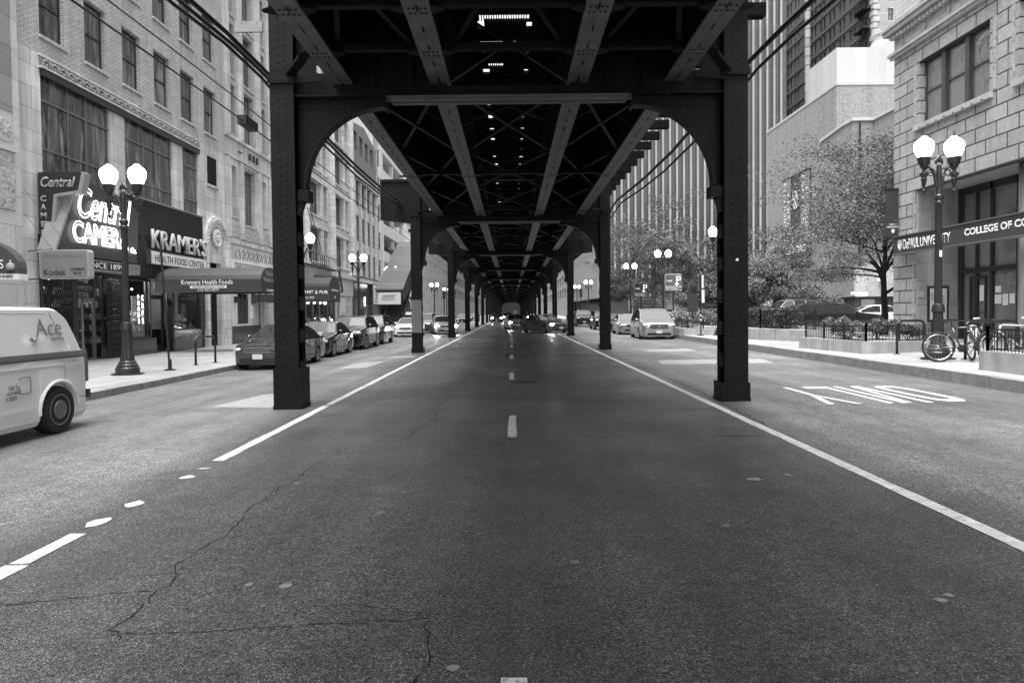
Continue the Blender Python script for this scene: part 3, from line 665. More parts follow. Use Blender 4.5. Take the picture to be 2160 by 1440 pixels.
b = MB(); b.lathe((-12.22, 16.72, 2.66), [(.07, 0), (.1, .06), (.09, .13), (.03, .17), (.025, .24), (.0, .24)], 12); b.build('bottle_emblem', lettg, aw)

# ---- B: brick building with the camera shop and health food shop
B = building('brick_building', 'pale brick building with double-hung windows over the camera shop and health food shop', L, 19.05, 32.78)
b = MB()
SU = [(20.02, 21.20), (22.15, 23.32), (24.28, 25.47), (26.42, 27.63), (28.54, 29.76), (30.67, 31.90)]
Hb = [(a, c, 9.69+3.25*r, 11.72+3.25*r) for r in range(5) for a, c in SU]
wall(L, b, 19.05, 32.78, 9.12, 26, Hb, t=.2); b.build('brick_wall', brick, B)
Hs = [(20.0, 23.42, 3.95, 8.66), (24.31, 27.72, 5.85, 8.66), (28.58, 29.95, 5.85, 8.66), (30.88, 31.88, 7.42, 8.70), (30.32, 32.98-.3, 0, 4.4)]
b = MB(); wall(L, b, 19.05, 32.78, 3.9, 9.12, Hs[:4]); b.build('stone_wall', stone, B)
b = MB(); wall(L, b, 19.05, 19.72, 0, 3.9, []); wall(L, b, 30.28, 32.78, 0, 3.9, [(30.75, 32.1, 0, 3.9)]); b.build('stone_pier', stone, B)
mass(L, B, 19.05, 32.78, 26, 14, brick_d, z0=3.9, front=-.32)
bx(L, 'back_wall', black, B, (19.06, 30.6, -3.6, -3.7, -.1, 3.9)); bx(L, 'shop_ceiling', black, B, (19.06, 32.7, -.3, -3.6, 3.75, 3.88)); bx(L, 'shop_side_wall', dkmetal, B, (19.06, 19.12, -.2, -3.6, 0, 3.8), (24.12, 24.16, -.1, -3.6, 0, 3.8), (30.22, 30.3, -.1, -3.6, 0, 3.8))
for i, h in enumerate(Hb): window(L, *h, B, dkmetal, GL_WIN, 'sash', fw=.06, sill=stone)
for h, nv in ((Hs[0], 2), (Hs[1], 2), (Hs[2], 0)):
    o = window(L, *h, B, midmetal, GL_WIN, 'plain', fw=.06, d=-.08, nv=0)
    a, c, e, f = h; q = []
    vv = [a+(c-a)*.38, a+(c-a)*.64] if nv else []
    for v in vv: q.append((v-.03, v+.03, -.07, -.055, e, f))
    for z in (7.83, 6.42, 4.95): 
        if z > e+.2: q.append((a, c, -.075, -.05, z-.03, z+.03))
    bx(L, 'mullions', midmetal, o, *q)
# carved frieze
bx(L, 'lintel_band', dkmetal, B, (19.98, 29.98, .001, .10, 8.50, 8.70)); bx(L, 'cornice_moulding', stone, B, (19.9, 30.05, .0, .14, 8.705, 8.76), (19.9, 30.05, .0, .07, 9.06, 9.115))
b = MB(); u = 20.0; r_ = random.Random(4)
while u < 29.9:
    c = L.p(u+.17, .05, 8.90)
    for k in range(7):
        a = pi*k/6; b.blob((c[0]+.02, c[1]+.13*cos(a), c[2]-.06+.14*sin(a)), (.05, .045, .045), 6, 4)
    b.blob((c[0]+.02, c[1], c[2]-.07), (.06, .06, .07), 6, 4); b.blob((c[0]+.02, c[1]+.19, c[2]+.02), (.05, .035, .11), 6, 4)
    u += .385
L.box(b, 19.95, 30.0, .0, .03, 8.76, 9.06); b.build('carved_frieze', mat('frieze_stone', .27, .8, var=.4, vs=7, bump=.02, bs=20), B)
b = MB(); L.box(b, 30.88, 31.88, -.1, -.14, 7.42, 8.70)
for i in range(9): L.box(b, 30.9+i*.12, 30.94+i*.12, -.098, -.02, 7.44, 8.68)
for i in range(12): L.box(b, 30.9, 31.86, -.02, -.005, 7.46+i*.105, 7.49+i*.105)
b.build('vent_grille', black, B); bx(L, 'vent_sill', stone, B, (30.8, 31.95, 0, .1, 7.3, 7.4))
# ribbed dark fascia of the food shop
b = MB(); L.box(b, 23.9, 30.16, -.02, .06, 2.9, 5.78)
u = 23.95
while u < 30.1: L.box(b, u, u+.03, .06, .075, 2.9, 5.75); u += .1
b.build('dark_fascia', fascia_m, B); bx(L, 'fascia_trim', alu, B, (23.9, 30.2, -.02, .1, 5.785, 5.84))
# arched doorway surround
def archring(b, fr, uc, zc, r0, r1, d0, d1, n=16, a0=0., a1=pi, ez=1.0):
    for i in range(n):
        a, c = a0+(a1-a0)*i/n, a0+(a1-a0)*(i+1)/n
        P = [(uc+r0*cos(a), zc+ez*r0*sin(a)), (uc+r1*cos(a), zc+ez*r1*sin(a)), (uc+r1*cos(c), zc+ez*r1*sin(c)), (uc+r0*cos(c), zc+ez*r0*sin(c))]
        b.add([fr.p(u, d, z) for d in (d0, d1) for u, z in P], [(0, 1, 2, 3), (7, 6, 5, 4), (0, 1, 5, 4), (1, 2, 6, 5), (2, 3, 7, 6), (3, 0, 4, 7)])
b = MB(); archring(b, L, 31.58, 4.75, 1.0, 1.28, .0, .16); archring(b, L, 31.58, 4.75, .82, 1.0, .0, .08)
for k in range(22):
    a = pi*k/21; b.blob(L.p(31.58+1.13*cos(a), .17, 4.75+1.13*sin(a)), (.05, .06, .06), 6, 4)
L.box(b, 30.3, 30.58, 0, .16, 0, 4.75); L.box(b, 32.58, 32.86, 0, .16, 0, 4.75); L.box(b, 30.585, 30.76, 0, .08, 0, 4.75); L.box(b, 32.4, 32.575, 0, .08, 0, 4.75)
b.build('arch_surround', terra, B)
b = MB()
for k in range(14):
    a = 2*pi*k/14; b.blob(L.p(31.58+.36*cos(a), .08, 5.02+.32*sin(a)), (.1, .14, .13), 6, 4)
b.blob(L.p(31.58, .1, 5.02), (.1, .2, .2), 8, 5); b.build('arch_carving', terra, B)
bx(L, 'door_recess', stone, B, (30.76, 32.1, -.9, -.95, 0, 3.9)); bx(L, 'entrance_door', dkmetal, B, (30.8, 31.5, -.5, -.56, .1, 2.4)); bx(L, 'entrance_transom', stone, B, (30.76, 32.09, -.45, -.62, 2.45, 3.9)); bx(L, 'intercom_box', dkmetal, B, (31.7, 31.9, -.45, -.5, 1.2, 1.65), )
bx(L, 'entrance_panel', stone, B, (31.5, 32.09, -.50, -.60, .07, 2.44))
# shopfront of the food shop
fz = 2.86
def shopwin(fr, u0, u1, z0, z1, parent, fm, nv=0, d=-.1):
    b = MB(); fr.box(b, u0, u0+.07, d-.05, d+.03, z0, z1); fr.box(b, u1-.07, u1, d-.05, d+.03, z0, z1); fr.box(b, u0+.07, u1-.07, d-.05, d+.03, z1-.07, z1); fr.box(b, u0+.07, u1-.07, d-.05, d+.03, z0, z0+.06)
    o = b.build('shop_window', fm, parent); g_ = MB(); fr.quad(g_, (u0+.05, d, z0+.05), (u1-.05, d, z0+.05), (u1-.05, d, z1-.05), (u0+.05, d, z1-.05)); g_.build('pane', GL_SHOP, o); return o
shopwin(L, 24.15, 25.95, .68, fz, B, dkmetal); shopwin(L, 27.62, 29.82, .92, fz, B, dkmetal)
bx(L, 'bulkhead', dkstone, B, (24.1, 26.1, -.16, .03, 0, .67)); bx(L, 'bulkhead', dkstone, B, (27.5, 29.95, -.16, .03, 0, .91)); bx(L, 'shopfront_post', dkmetal, B, (29.83, 30.27, -.18, .05, .915, fz), (27.4, 27.6, -.2, .02, .0, fz), (23.95, 24.14, -.2, .04, 0, fz))
bx(L, 'shop_door', dkmetal, B, (26.0, 26.12, -.3, -.36, .1, fz), (27.2, 27.35, -.3, -.36, .1, fz), (26.12, 27.2, -.3, -.36, 2.15, 2.3), (26.12, 27.2, -.3, -.36, .1, .35))
b = MB()
z = .1
while z < 2.2: L.box(b, 26.3, 27.35, -1.0, -1.03, z, z+.06); L.box(b, 27.4, 29.75, -.9, -.93, z+.85, z+.91); z += .075
b.build('roller_shutter', signw, B)
r_ = random.Random(9); goods = mat('goods_pale', .55, .5, var=.3, vs=30); goodsd = mat('goods_dark', .15, .5, var=.5, vs=30)
def goodsbox(fr, u0, u1, d0, z0, z1, n, seed):
    r = random.Random(seed); b1, b2 = MB(), MB()
    for k in range(n):
        u = r.uniform(u0, u1-.1); z = z0+(z1-z0)*int(r.random()*5)/5; w_ = r.uniform(.05, .2); h = r.uniform(.06, .24); d = d0-r.uniform(0, .4)
        fr.box(b1 if r.random() < .5 else b2, u, u+w_, d, d-.08, z, z+h)
    return b1, b2
b1, b2 = goodsbox(L, 24.2, 25.8, -.3, .75, 1.7, 60, 1); b1.build('display_goods', goods, B); b2.build('display_goods', goodsd, B)
b1, b2 = goodsbox(L, 27.7, 29.7, -.25, .98, 1.4, 40, 2); b1.build('display_goods', goods, B); b2.build('display_goods', goodsd, B)
b = MB()
for k in range(8): b.blob(L.p(24.4+.2*k, -.6-.3*(k % 3), 2.5+.04*(k % 2)), (.045, .045, .03), 8, 4)
b.build('spot_lamps', shoplight, B)
text('F\nO\nO\nD\nS', .12, 1.05, L.p(25.35, -.22, 1.75), shoplight, B, RL, depth=.01, name='neon_lettering', lines=1); text('C\nA\nF\nE', .12, 1.05, L.p(25.62, -.22, 1.75), shoplight, B, RL, depth=.01, name='neon_lettering')
b = MB(); archring(b, L, 24.95, 1.95, .17, .2, -.07, -.065, 20, 0, 2*pi, 1.5); b.build('window_emblem', lettg, B)
# shopfront of the camera shop
bx(L, 'shop_post', dkmetal, B, (19.72, 19.82, -.1, .04, .05, 3.35), (21.12, 21.4, -.25, .05, .05, 3.4), (23.80, 23.94, -.2, .03, .05, 3.3)); bx(L, 'shop_header', dkmetal, B, (19.72, 23.94, -.25, .02, 2.85, 3.4))
bx(L, 'camera_shop_fascia', fascia_m, B, (19.72, 23.95, -.2, -.02, 3.4, 3.95))
def scissor(name, u0, u1, d, z0, z1, n):
    b = MB(); w_ = (u1-u0)/n
    for k in range(n+1): b.bar(L.p(u0+k*w_, d, z0), L.p(u0+k*w_, d, z1), .025, .02)
    m_ = int((z1-z0)/(w_*2.2)); dz = (z1-z0)/m_
    for k in range(n):
        for j in range(m_):
            b.bar(L.p(u0+k*w_, d+.01, z0+j*dz), L.p(u0+(k+1)*w_, d+.01, z0+(j+1)*dz), .014, .01); b.bar(L.p(u0+(k+1)*w_, d+.01, z0+j*dz), L.p(u0+k*w_, d+.01, z0+(j+1)*dz), .014, .01)
    return b.build(name, dkmetal, B)
scissor('scissor_gate', 19.83, 21.1, .02, .1, 2.84, 12); scissor('scissor_gate', 22.95, 23.78, .02, .1, 2.84, 9)
shopwin(L, 19.83, 21.1, .5, 2.84, B, dkmetal, d=-.15); shopwin(L, 22.95, 23.78, .5, 2.84, B, dkmetal, d=-.15); bx(L, 'bulkhead', dkstone, B, (19.83, 21.1, -.2, -.1, 0, .49), (22.95, 23.78, -.2, -.1, 0, .49))
for (u0, u1, sd_) in ((19.85, 21.05, 3), (22.97, 23.75, 4), (21.5, 22.8, 5)):
    b1, b2 = goodsbox(L, u0, u1, -.45, .6, 2.6, 90, sd_); b1.build('display_goods', goods, B); b2.build('display_goods', goodsd, B)
b = MB()
for k in range(10): b.blob(L.p(20.0+.38*k, -.8-.2*(k % 3), 2.72), (.05, .05, .03), 8, 4)
b.build('ceiling_lamps', shoplight, B)
bx(L, 'door_frame', alu, B, (21.45, 21.52, -.3, -.36, .08, 2.1), (22.1, 22.2, -.3, -.36, .08, 2.8), (22.72, 22.82, -.28, -.36, .08, 2.8), (21.52, 22.72, -.3, -.36, 2.0, 2.1), (21.52, 22.1, -.3, -.34, 1.02, 1.07))
b = MB(); L.quad(b, (21.5, -.33, .1), (22.72, -.33, .1), (22.72, -.33, 2.0), (21.5, -.33, 2.0)); b.build('door_glass', GL_SHOP, B)
bx(L, 'door_sign', lettk, B, (21.42, 22.6, -.2, -.24, 2.1, 2.84))
text('COMPLETE\nSTORE', 1.05, .36, L.p(22.0, -.19, 2.32), lettg, B, RL); text('alog', .8, .2, L.p(22.0, -.19, 2.68), lettr, B, RL, shear=.4); text('photog', .7, .14, L.p(23.35, .03, 2.75), lettr, B, RL, shear=.4)
for (u_, e_) in ((20.6, 10), (22.3, 14), (25.0, 16), (28.6, 10)):
    ld = bpy.data.lights.new('shop_ceiling_lamp', 'POINT'); ld.energy = e_; ld.shadow_soft_size = .15; lo = bpy.data.objects.new('shop_ceiling_lamp', ld); COL.objects.link(lo); lo.parent = B; lo.location = Vector(L.p(u_, -.9, 2.75))-B.location
# big neon sign
NS = thing('neon_sign', 'large dark neon sign panel with glowing script and block letters over the camera shop', 'neon sign', (-13.1, 19.4, 3.4))
N = Fr('L', -12.85)
b = MB(); b.prism([(19.35, 3.32), (23.55, 3.30), (23.75, 5.15), (20.35, 5.72), (20.25, 5.12)], 'x', -12.86, -13.3); b.build('panel', mat('neon_panel', .035, .4, var=.2), NS)
b = MB(); b.prism([(19.27, 3.32), (19.35, 3.32), (20.27, 5.14), (20.30, 5.72), (20.20, 5.74), (20.17, 5.16)], 'x', -12.84, -13.35)
b.build('edge_trim', mat('sign_edge', .26, .4), NS)
text('Central', 2.85, .95, (-12.80, 21.75, 4.92), white_em, NS, RL, outline=.011, shear=.35, name='neon_script'); text('CAMERA', 2.9, .66, (-12.80, 21.5, 4.02), white_em, NS, RL, outline=.012, bold=.01, name='neon_lettering'); text('Co.', .32, .2, (-12.80, 23.25, 3.72), white_em, NS, RL, outline=.01, name='neon_lettering')
b = MB(); b.box(-12.9, -13.4, 20.6, 23.8, 2.92, 3.26); b.build('lower_band', mat('band_grey', .3, .4), NS)
b = MB(); b.box(-12.885, -12.9, 20.65, 22.85, 2.97, 3.22); b.build('band_panel', lettk, NS); text('SINCE 1899', 2.0, .17, (-12.87, 21.75, 3.095), lettr, NS, RL, name='lettering')
b = MB()
for z in (3.0, 3.08, 3.16, 3.22): b.box(-12.88, -12.9, 22.9, 23.8, z, z+.03)
b.build('band_ribs', alu, NS)
# blade sign
BS = thing('blade_sign', 'dark L-shaped upright sign hung edge-on to the wall, with camera lettering down its strip', 'hanging sign', (-13.6, 19.8, 3.4))
def X19(px, Y=19.75): return (px-1078.5)*Y/1440
b = MB(); b.prism([(-13.55, 5.65), (-12.28, 5.65), (-12.40, 5.12), (-13.10, 5.02), (-13.28, 3.36), (-13.55, 3.36)], 'y', 19.72, 19.95); b.build('panel', mat('blade_panel', .02, .45), BS)
b = MB(); b.prism([(-12.28, 5.66), (-12.18, 5.6), (-12.31, 5.05), (-13.01, 4.95), (-13.19, 3.3), (-13.28, 3.36), (-13.10, 5.02), (-12.40, 5.12)], 'y', 19.70, 19.98); b.build('edge_trim', mat('sign_edge2', .26, .4), BS)
text('Central', 1.0, .3, (-12.98, 19.71, 5.37), lettg, BS, RS, shear=.25, bold=.02)
for i, ch in enumerate('CAMERA'): text(ch, .17, .17, (-13.41, 19.71, 4.90-.245*i), lettg, BS, RS, bold=.03)
b = MB(); b.lathe((-13.41, 19.71, 3.5), [(.05, -.01), (.08, -.01), (.08, .0)], 10, 'y'); b.bar((-13.41, 19.71, 3.42), (-13.36, 19.71, 3.36), .03); b.build('emblem', lettg, BS)
KS = thing('projecting_sign', 'light grey rounded box sign for cameras and film, on brackets over the pavement', 'hanging sign', (-13.6, 19.3, 2.6))
def rr(x0, x1, z0, z1, r, n=5):
    P = []
    for cx, cz, a0 in ((x1-r, z1-r, 0), (x0+r, z1-r, pi/2), (x0+r, z0+r, pi), (x1-r, z0+r, 3*pi/2)):
        for i in range(n+1): a = a0+pi/2*i/n; P.append((cx+r*cos(a), cz+r*sin(a)))
    return P
b = MB(); b.prism(rr(-13.22, -11.84, 2.56, 3.38, .1), 'y', 19.2, 19.45); b.build('cabinet', mat('sign_cab', .36, .4), KS)
b = MB(); b.prism(rr(-13.18, -11.88, 2.60, 3.34, .08), 'y', 19.185, 19.199); b.build('face', mat('sign_face_grey', .2, .35, var=.1), KS)
text('Kodak', .62, .19, (-12.78, 19.18, 2.76), mat('kodak_grey', .05, .5, var=0), KS, RS, bold=.01); text('CAMERAS', .4, .075, (-12.15, 19.18, 2.83), lettk, KS, RS); text('FILM', .2, .075, (-12.15, 19.18, 2.72), lettk, KS, RS)
text('CENTRAL CAMERA CO', 1.1, .09, (-12.53, 19.182, 3.2), mat('faded', .15, .5, var=0), KS, RS)
b = MB(); b.tube([(-13.6, 19.3, 3.36), (-12.9, 19.3, 3.4)], .015, 6); b.tube([(-13.6, 19.3, 2.56), (-13.2, 19.3, 2.58)], .02, 6); b.tube([(-13.6, 19.2, 5.1), (-12.4, 19.3, 3.39)], .006, 4); b.tube([(-13.6, 19.2, 4.4), (-12.9, 19.3, 3.39)], .006, 4); b.build('brackets', dkmetal, KS)
KL = thing('shop_sign', 'raised white block letters on the dark fascia, above the health food sign', 'sign', (-13.55, 27.9, 4.4))
text("KRAMER'S", 4.6, .74, L.p(27.98, .16, 4.42), mat('channel_letters', .55, .35, var=0), KL, RL, depth=.07, bold=.01)
HS = thing('light_box_sign', 'long white box sign reading health food center, under the raised letters', 'sign', (-13.5, 27.7, 3.6))
bx(L, 'frame', alu, HS, (25.42, 30.03, .07, .25, 3.42, 3.93)); bx(L, 'face', signw, HS, (25.47, 29.98, .25, .262, 3.46, 3.89)); text('HEALTH FOOD CENTER', 4.1, .26, L.p(27.72, .27, 3.67), lettk, HS, RL)
b = MB(); b.box(-13.4, -13.25, 25.1, 25.3, 4.3, 4.45); tag(b.build('floodlight', black, off=(-13.4, 25.2, 4.3)), 'small dark floodlight beside the raised white letters', 'lamp')

# barrel canopies that reach across the sidewalk
def canopy(label, y0, wdt, x1, zv0, zv1, ztop, name='entrance_canopy'):
    t = thing(name, label, 'canopy', (-13.55, y0, zv0)); b = MB(); n = 10; c = y0+wdt/2
    P = [(c-wdt/2*cos(pi*i/n), zv1+(ztop-zv1)*sin(pi*i/n)) for i in range(n+1)]
    for (a, z), (e, f) in zip(P, P[1:]): b.quad((-13.52, a, z), (x1, a, z), (x1, e, f), (-13.52, e, f))
    b.quad(*[(x1, a, z) for a, z in P]); o = b.build('canvas', awn_g if name == 'entrance_canopy' else awn, t, smooth=False)
    b = MB(); b.box(-13.52, x1+.0, y0-.004, y0+.012, zv0, zv1); b.box(-13.52, x1, y0+wdt-.012, y0+wdt, zv0, zv1); b.box(x1-.012, x1+.004, y0+.012, y0+wdt-.012, zv0, zv1); b.build('valance', awn, t)
    b = MB()
    for y in (y0+.06, y0+wdt-.06): b.tube([(x1-.1, y, .07), (x1-.1, y, zv0+.02)], .025, 8)
    b.build('posts', black, t); return t
KC = canopy('grey barrel canopy with a dark valance reaching from the health food shop to the kerb', 26.0, 2.1, -9.5, 2.36, 2.86, 3.36)
text('Kramers Health Foods', 1.95, .17, (-11.55, 25.985, 2.76), lettr, KC, RS); b = MB(); b.prism(rr(-12.2, -10.8, 2.52, 2.635, .03), 'y', 25.98, 25.992); b.build('label_plate', signw, KC)
text('VEGETARIAN CAFE', 1.2, .075, (-11.5, 25.975, 2.577), lettk, KC, RS); text('312-922-0077', .82, .09, (-11.5, 25.985, 2.46), lettr, KC, RS)
text('Kramers\nHealth Foods', 1.5, .42, (-9.485, 27.05, 2.98), lettg, KC, RL); text('312-922-0077', 1.0, .09, (-9.485, 27.05, 2.45), lettr, KC, RL)
EC = canopy('black barrel canopy with white pub lettering, behind the nearest left column', 35.6, 2.2, -9.45, 2.15, 2.95, 3.45, 'pub_canopy')
text('EXCHEQUER RESTAURANT & PUB', 3.75, .2, (-11.42, 35.585, 2.62), lettr, EC, RS, bold=.01); text('SINCE 1969', .7, .11, (-10.6, 35.585, 2.36), lettr, EC, RS); text('EXCHEQUER', 1.4, .13, (-9.44, 36.7, 2.75), lettr, EC, RL); text('226', .2, .12, (-9.44, 36.7, 2.4), lettr, EC, RL)

# ---- C: stone and brick building with narrow-wide-narrow bays
Cb = building('stone_bay_building', 'stone-fronted building with one wide bay between narrow windows, above the gothic pub windows', L, 32.78, 39.2)
Hc = []
for r in range(6):
    z = 10.25+2.98*r
    Hc += [(33.55, 34.18, z, z+2.55), (35.15, 36.6, z, z+2.65), (37.72, 38.32, z, z+2.55)]
Hc += [(33.62, 34.2, 6.35, 8.85), (35.2, 36.7, 6.1, 8.95), (37.75, 38.35, 6.3, 8.8), (33.85, 35.35, 1.05, 2.55)]
b = MB(); wall(L, b, 32.78, 39.2, 0, 10.1, Hc[-4:], t=.3); b.build('stone_wall', stone, Cb); b = MB(); wall(L, b, 32.78, 39.2, 10.1, 27.6, Hc[:-4], t=.3); b.build('brick_wall', brick, Cb)
mass(L, Cb, 32.78, 39.2, 27.6, 14, brick_d, front=-.45)
for h in Hc[:-1]: window(L, *h, Cb, midmetal, GL_WIN, 'sash' if h[1]-h[0] < 1 else 'transom', d=-.24, nv=0 if h[1]-h[0] < 1 else 2, sill=stone)
bx(L, 'stone_course', stone, Cb, (32.78, 39.2, .0, .14, 10.12, 10.24), (32.78, 39.2, 0, .06, 5.0, 5.2), (32.78, 39.2, 0, .1, 9.2, 9.26))
bx(L, 'pier', stone, Cb, *[(u-.22, u+.22, 0, .16, 10.25, 27) for u in (33.05, 34.68, 37.15, 38.85)]); bx(L, 'pier', stone, Cb, *[(u-.2, u+.2, 0, .1, 5.3, 9.15) for u in (33.05, 34.72, 37.22, 38.85)])
bx(L, 'ornament_blocks', dkmetal, Cb, (34.3, 34.75, .06, .1, 9.62, 9.68), *[(35.7+i*.5, 35.82+i*.5, .06, .14, 9.5, 9.85) for i in range(3)])
bx(L, 'spandrel', carved, Cb, (33.4, 34.4, .002, .05, 5.35, 6.0), (34.98, 36.95, .002, .05, 5.3, 5.95), (37.5, 38.6, .002, .05, 5.35, 6.0), (35.1, 36.7, .003, .05, 9.02, 9.18))
b = MB(); L.box(b, 33.2, 38.9, .06, .16, 3.35, 4.05); b.build('sign_board', mat('board', .5, .5), Cb); text('EXCHEQUER', 5.0, .5, L.p(36.1, .18, 3.7), mat('exq', .28, .5, var=0), Cb, RL, bold=.02); bx(L, 'sign_trim', signw, Cb, (33.1, 39.0, .05, .2, 4.06, 4.18), (33.1, 33.18, .05, .2, 3.2, 4.05))
b = MB()
for k in range(9): b.tube([L.p(33.7+k*.6+.22*cos(a), .16+.05*sin(a), 4.5+.2*sin(a)) for a in [i*pi/6 for i in range(-2, 9)]], .016, 5)
b.build('gooseneck_lamps', dkmetal, Cb)
bx(L, 'white_render', mat('render', .6, .7, var=.1), Cb, (33.2, 37.0, .0, .05, .95, 1.04), (33.2, 37.0, .0, .05, 2.56, 3.0), (33.2, 33.84, .0, .05, 1.04, 2.56), (35.36, 37.0, 0, .05, 1.04, 2.56))
b = MB()
for k in range(3): b.prism([(33.9+k*.48, 1.08), (34.32+k*.48, 1.08), (34.32+k*.48, 2.25), (34.11+k*.48, 2.54), (33.9+k*.48, 2.25)], 'x', -13.72, -13.58)
b.build('gothic_window', dkmetal, Cb)
for u in (33.5, 35.75): bx(L, 'wall_lantern', dkmetal, Cb, (u-.08, u+.08, .05, .2, 2.1, 2.4))
bx(L, 'menu_case', signw, Cb, (35.6, 36.0, .052, .1, 1.3, 2.0)); bx(L, 'plinth', dkstone, Cb, (33.2, 37.0, .0, .06, 0, .94))

# ---- D: terracotta building with round shafts
D = building('terracotta_building', 'ornate white terracotta building with tall round shafts between its bays', L, 39.2, 58.6)
Hd = []; bays = [(39.6, 44.6), (45.6, 51.2), (52.4, 57.8)]
for a, c in bays:
    m1 = a+(c-a)*.64
    for r in range(7):
        z = 5.2+3.25*r; Hd += [(a+.45, m1, z, z+2.35), (m1+.5, c-.25, z, z+2.35)]
b = MB(); wall(L, b, 39.2, 58.6, 0, 27.5, Hd, t=.35); b.build('wall', terra, D); mass(L, D, 39.2, 58.6, 27.5, 14, brick_d, front=-.5)
for h in Hd: window(L, *h, D, dkmetal, GL_WIN if h[2] < 8 else GL_DARK, 'transom' if h[1]-h[0] > 2 else 'sash', d=-.3, nv=1 if h[1]-h[0] > 2 else 0)
b = MB()
for u in (45.15, 51.8, 58.15, 39.35): b.lathe(L.p(u, .16, 4.7), [(.3, 0), (.34, .1), (.28, .2)]+[(.27, .2+.42*i) for i in range(1, 50)], 12)
b.build('round_shafts', terra, D)
bx(L, 'spandrel_moulding', terra, D, *[(a+.1, c-.1, 0, .14, 4.75+3.25*r+dz, 4.85+3.25*r+dz) for a, c in bays for r in range(7) for dz in (.3, -.45)]); bx(L, 'mullion_pier', terra, D, *[(a+(c-a)*.64+.12, a+(c-a)*.64+.38, 0, .12, 5.1, 27) for a, c in bays])
bx(L, 'cornice', terra, D, (39.2, 58.6, 0, .35, 4.35, 4.6)); bx(L, 'fire_balcony', dkmetal, D, (42, 50.5, .3, 1.1, 4.62, 4.67), *[(u, u+.03, 1.07, 1.1, 4.67, 5.4) for u in [42+i*.5 for i in range(18)]], (42, 50.5, 1.07, 1.1, 5.38, 5.42))
b = MB(); b.bar(L.p(47, .9, 4.7), L.p(44.2, .7, 8.3), .04); b.bar(L.p(46.4, .9, 4.7), L.p(43.6, .7, 8.3), .04); b.bar(L.p(50.3, 1.0, 4.6), L.p(51.6, .9, 3.2), .1, .3); b.build('fire_stair', dkmetal, D)
bx(L, 'shop_wall', conc_w, D, (43.5, 58.5, 0, .1, 2.95, 4.3)); bx(L, 'banner', mat('banner_grey', .2, .6, var=.1), D, (46.9, 54.3, .1, .16, 3.15, 4.2)); text('CHERNINS SHOES', 5.2, .42, L.p(50.6, .18, 3.7), lettr, D, RL, bold=.01)
for u in (47.45, 53.75): text('\u2665', .6, .7, L.p(u, .18, 3.7), lettr, D, RL) if False else None
b = MB()
for u in (47.5, 53.75):
    P = [(u+.3*(16*sin(t)**3)/16, 3.7+.3*(13*cos(t)-5*cos(2*t)-2*cos(3*t)-cos(4*t))/16) for t in [i*2*pi/24 for i in range(25)]]
    b.tube([L.p(p[0], .19, p[1]) for p in P], .03, 5)
b.build('heart_emblem', lettr, D)
bx(L, 'shop_recess', GL_DARK, D, (43.5, 52.6, 0, .02, 0, 2.9)); bx(L, 'shop_posts', midmetal, D, *[(u, u+.12, .02, .08, 0, 2.9) for u in (43.5, 45, 46.6, 48.2, 50.4, 52.4)]); bx(L, 'poster', signw, D, (54.6, 55.8, .01, .06, 1.6, 2.8))
b = MB()
for k in range(5): b.blob(L.p(44.2+k*1.4, .05, 2.3), (.1, .12, .1), 8, 4)
b.build('shop_lamps', shoplight, D)

# ---- E: narrow brick building with slot windows
E_ = building('narrow_brick_building', 'narrow dark brick building with four slot windows per floor and a gabled parapet', L, 58.6, 69.8)
He = []
for r in range(4):
    z = 5.0+3.1*r+(1.6 if r == 3 else 0)
    for k in range(4):
        u = 60.0+k*2.35; He.append((u, u+1.35, z, z+(2.5 if r < 3 else 1.9)))
b = MB(); wall(L, b, 58.6, 69.8, 0, 17.6, He, t=.35); b.prism([(58.6, 17.6), (69.8, 17.6), (69.8, 18.0), (64.2, 18.8), (58.6, 18.0)], 'x', -13.6, -13.9); b.build('wall', mat('grey_brick', .2, .8, 'brick', var=.2, c2=.12, sc=(.25, .08), mortar=.01), E_); mass(L, E_, 58.6, 69.8, 17.5, 14, brick_d, front=-.5)
for h in He: window(L, *h, E_, dkmetal, GL_DARK, 'sash', d=-.3)
bx(L, 'pier', terra, E_, *[(60.0+k*2.35-.72, 60.0+k*2.35-.3, 0, .2, 4.9, 13.2) for k in range(5)]); bx(L, 'spandrel_panel', terra, E_, *[(60.1+k*2.35, 61.2+k*2.35, -.05, .05, 4.0+3.1*r, 4.8+3.1*r) for k in range(4) for r in (1, 2)]); bx(L, 'cornice', terra, E_, (58.6, 69.8, 0, .4, 13.3, 13.6), (58.6, 69.8, 0, .3, 4.3, 4.6))
bx(L, 'polished_front', dkstone, E_, (58.7, 69.7, .0, .12, 0, 4.2)); bx(L, 'doorway', black, E_, (60.5, 62.5, .12, .15, 0, 1.9), (64.5, 66.3, .12, .15, 0, 2.2)); bx(L, 'lit_strip', shoplight, E_, (62.9, 63.0, .13, .17, 2.2, 3.0))
bs = thing('poster_board', 'white framed poster board with small print on the dark polished shopfront', 'sign', L.p(66, .3, 2.4)); bx(L, 'frame', dkmetal, bs, (65.4, 68.9, .15, .4, 2.3, 4.35)); bx(L, 'face', signw, bs, (65.55, 68.75, .4, .43, 2.42, 4.22))
b = MB()
for k in range(14): L.box(b, 65.8+(k % 3), 66.5+(k % 3), .43, .44, 2.6+(k//3)*.3, 2.75+(k//3)*.3)
b.build('print', lettg, bs)
# ---- taller brick party wall behind E
Bk = building('party_wall_building', 'plain tall brick side wall rising behind the gabled parapet', L, 70.2, 72.5); b = MB(); b.box(-24, -13.9, 69.95, 72.3, 0, 26); b.build('wall', brick, Bk)
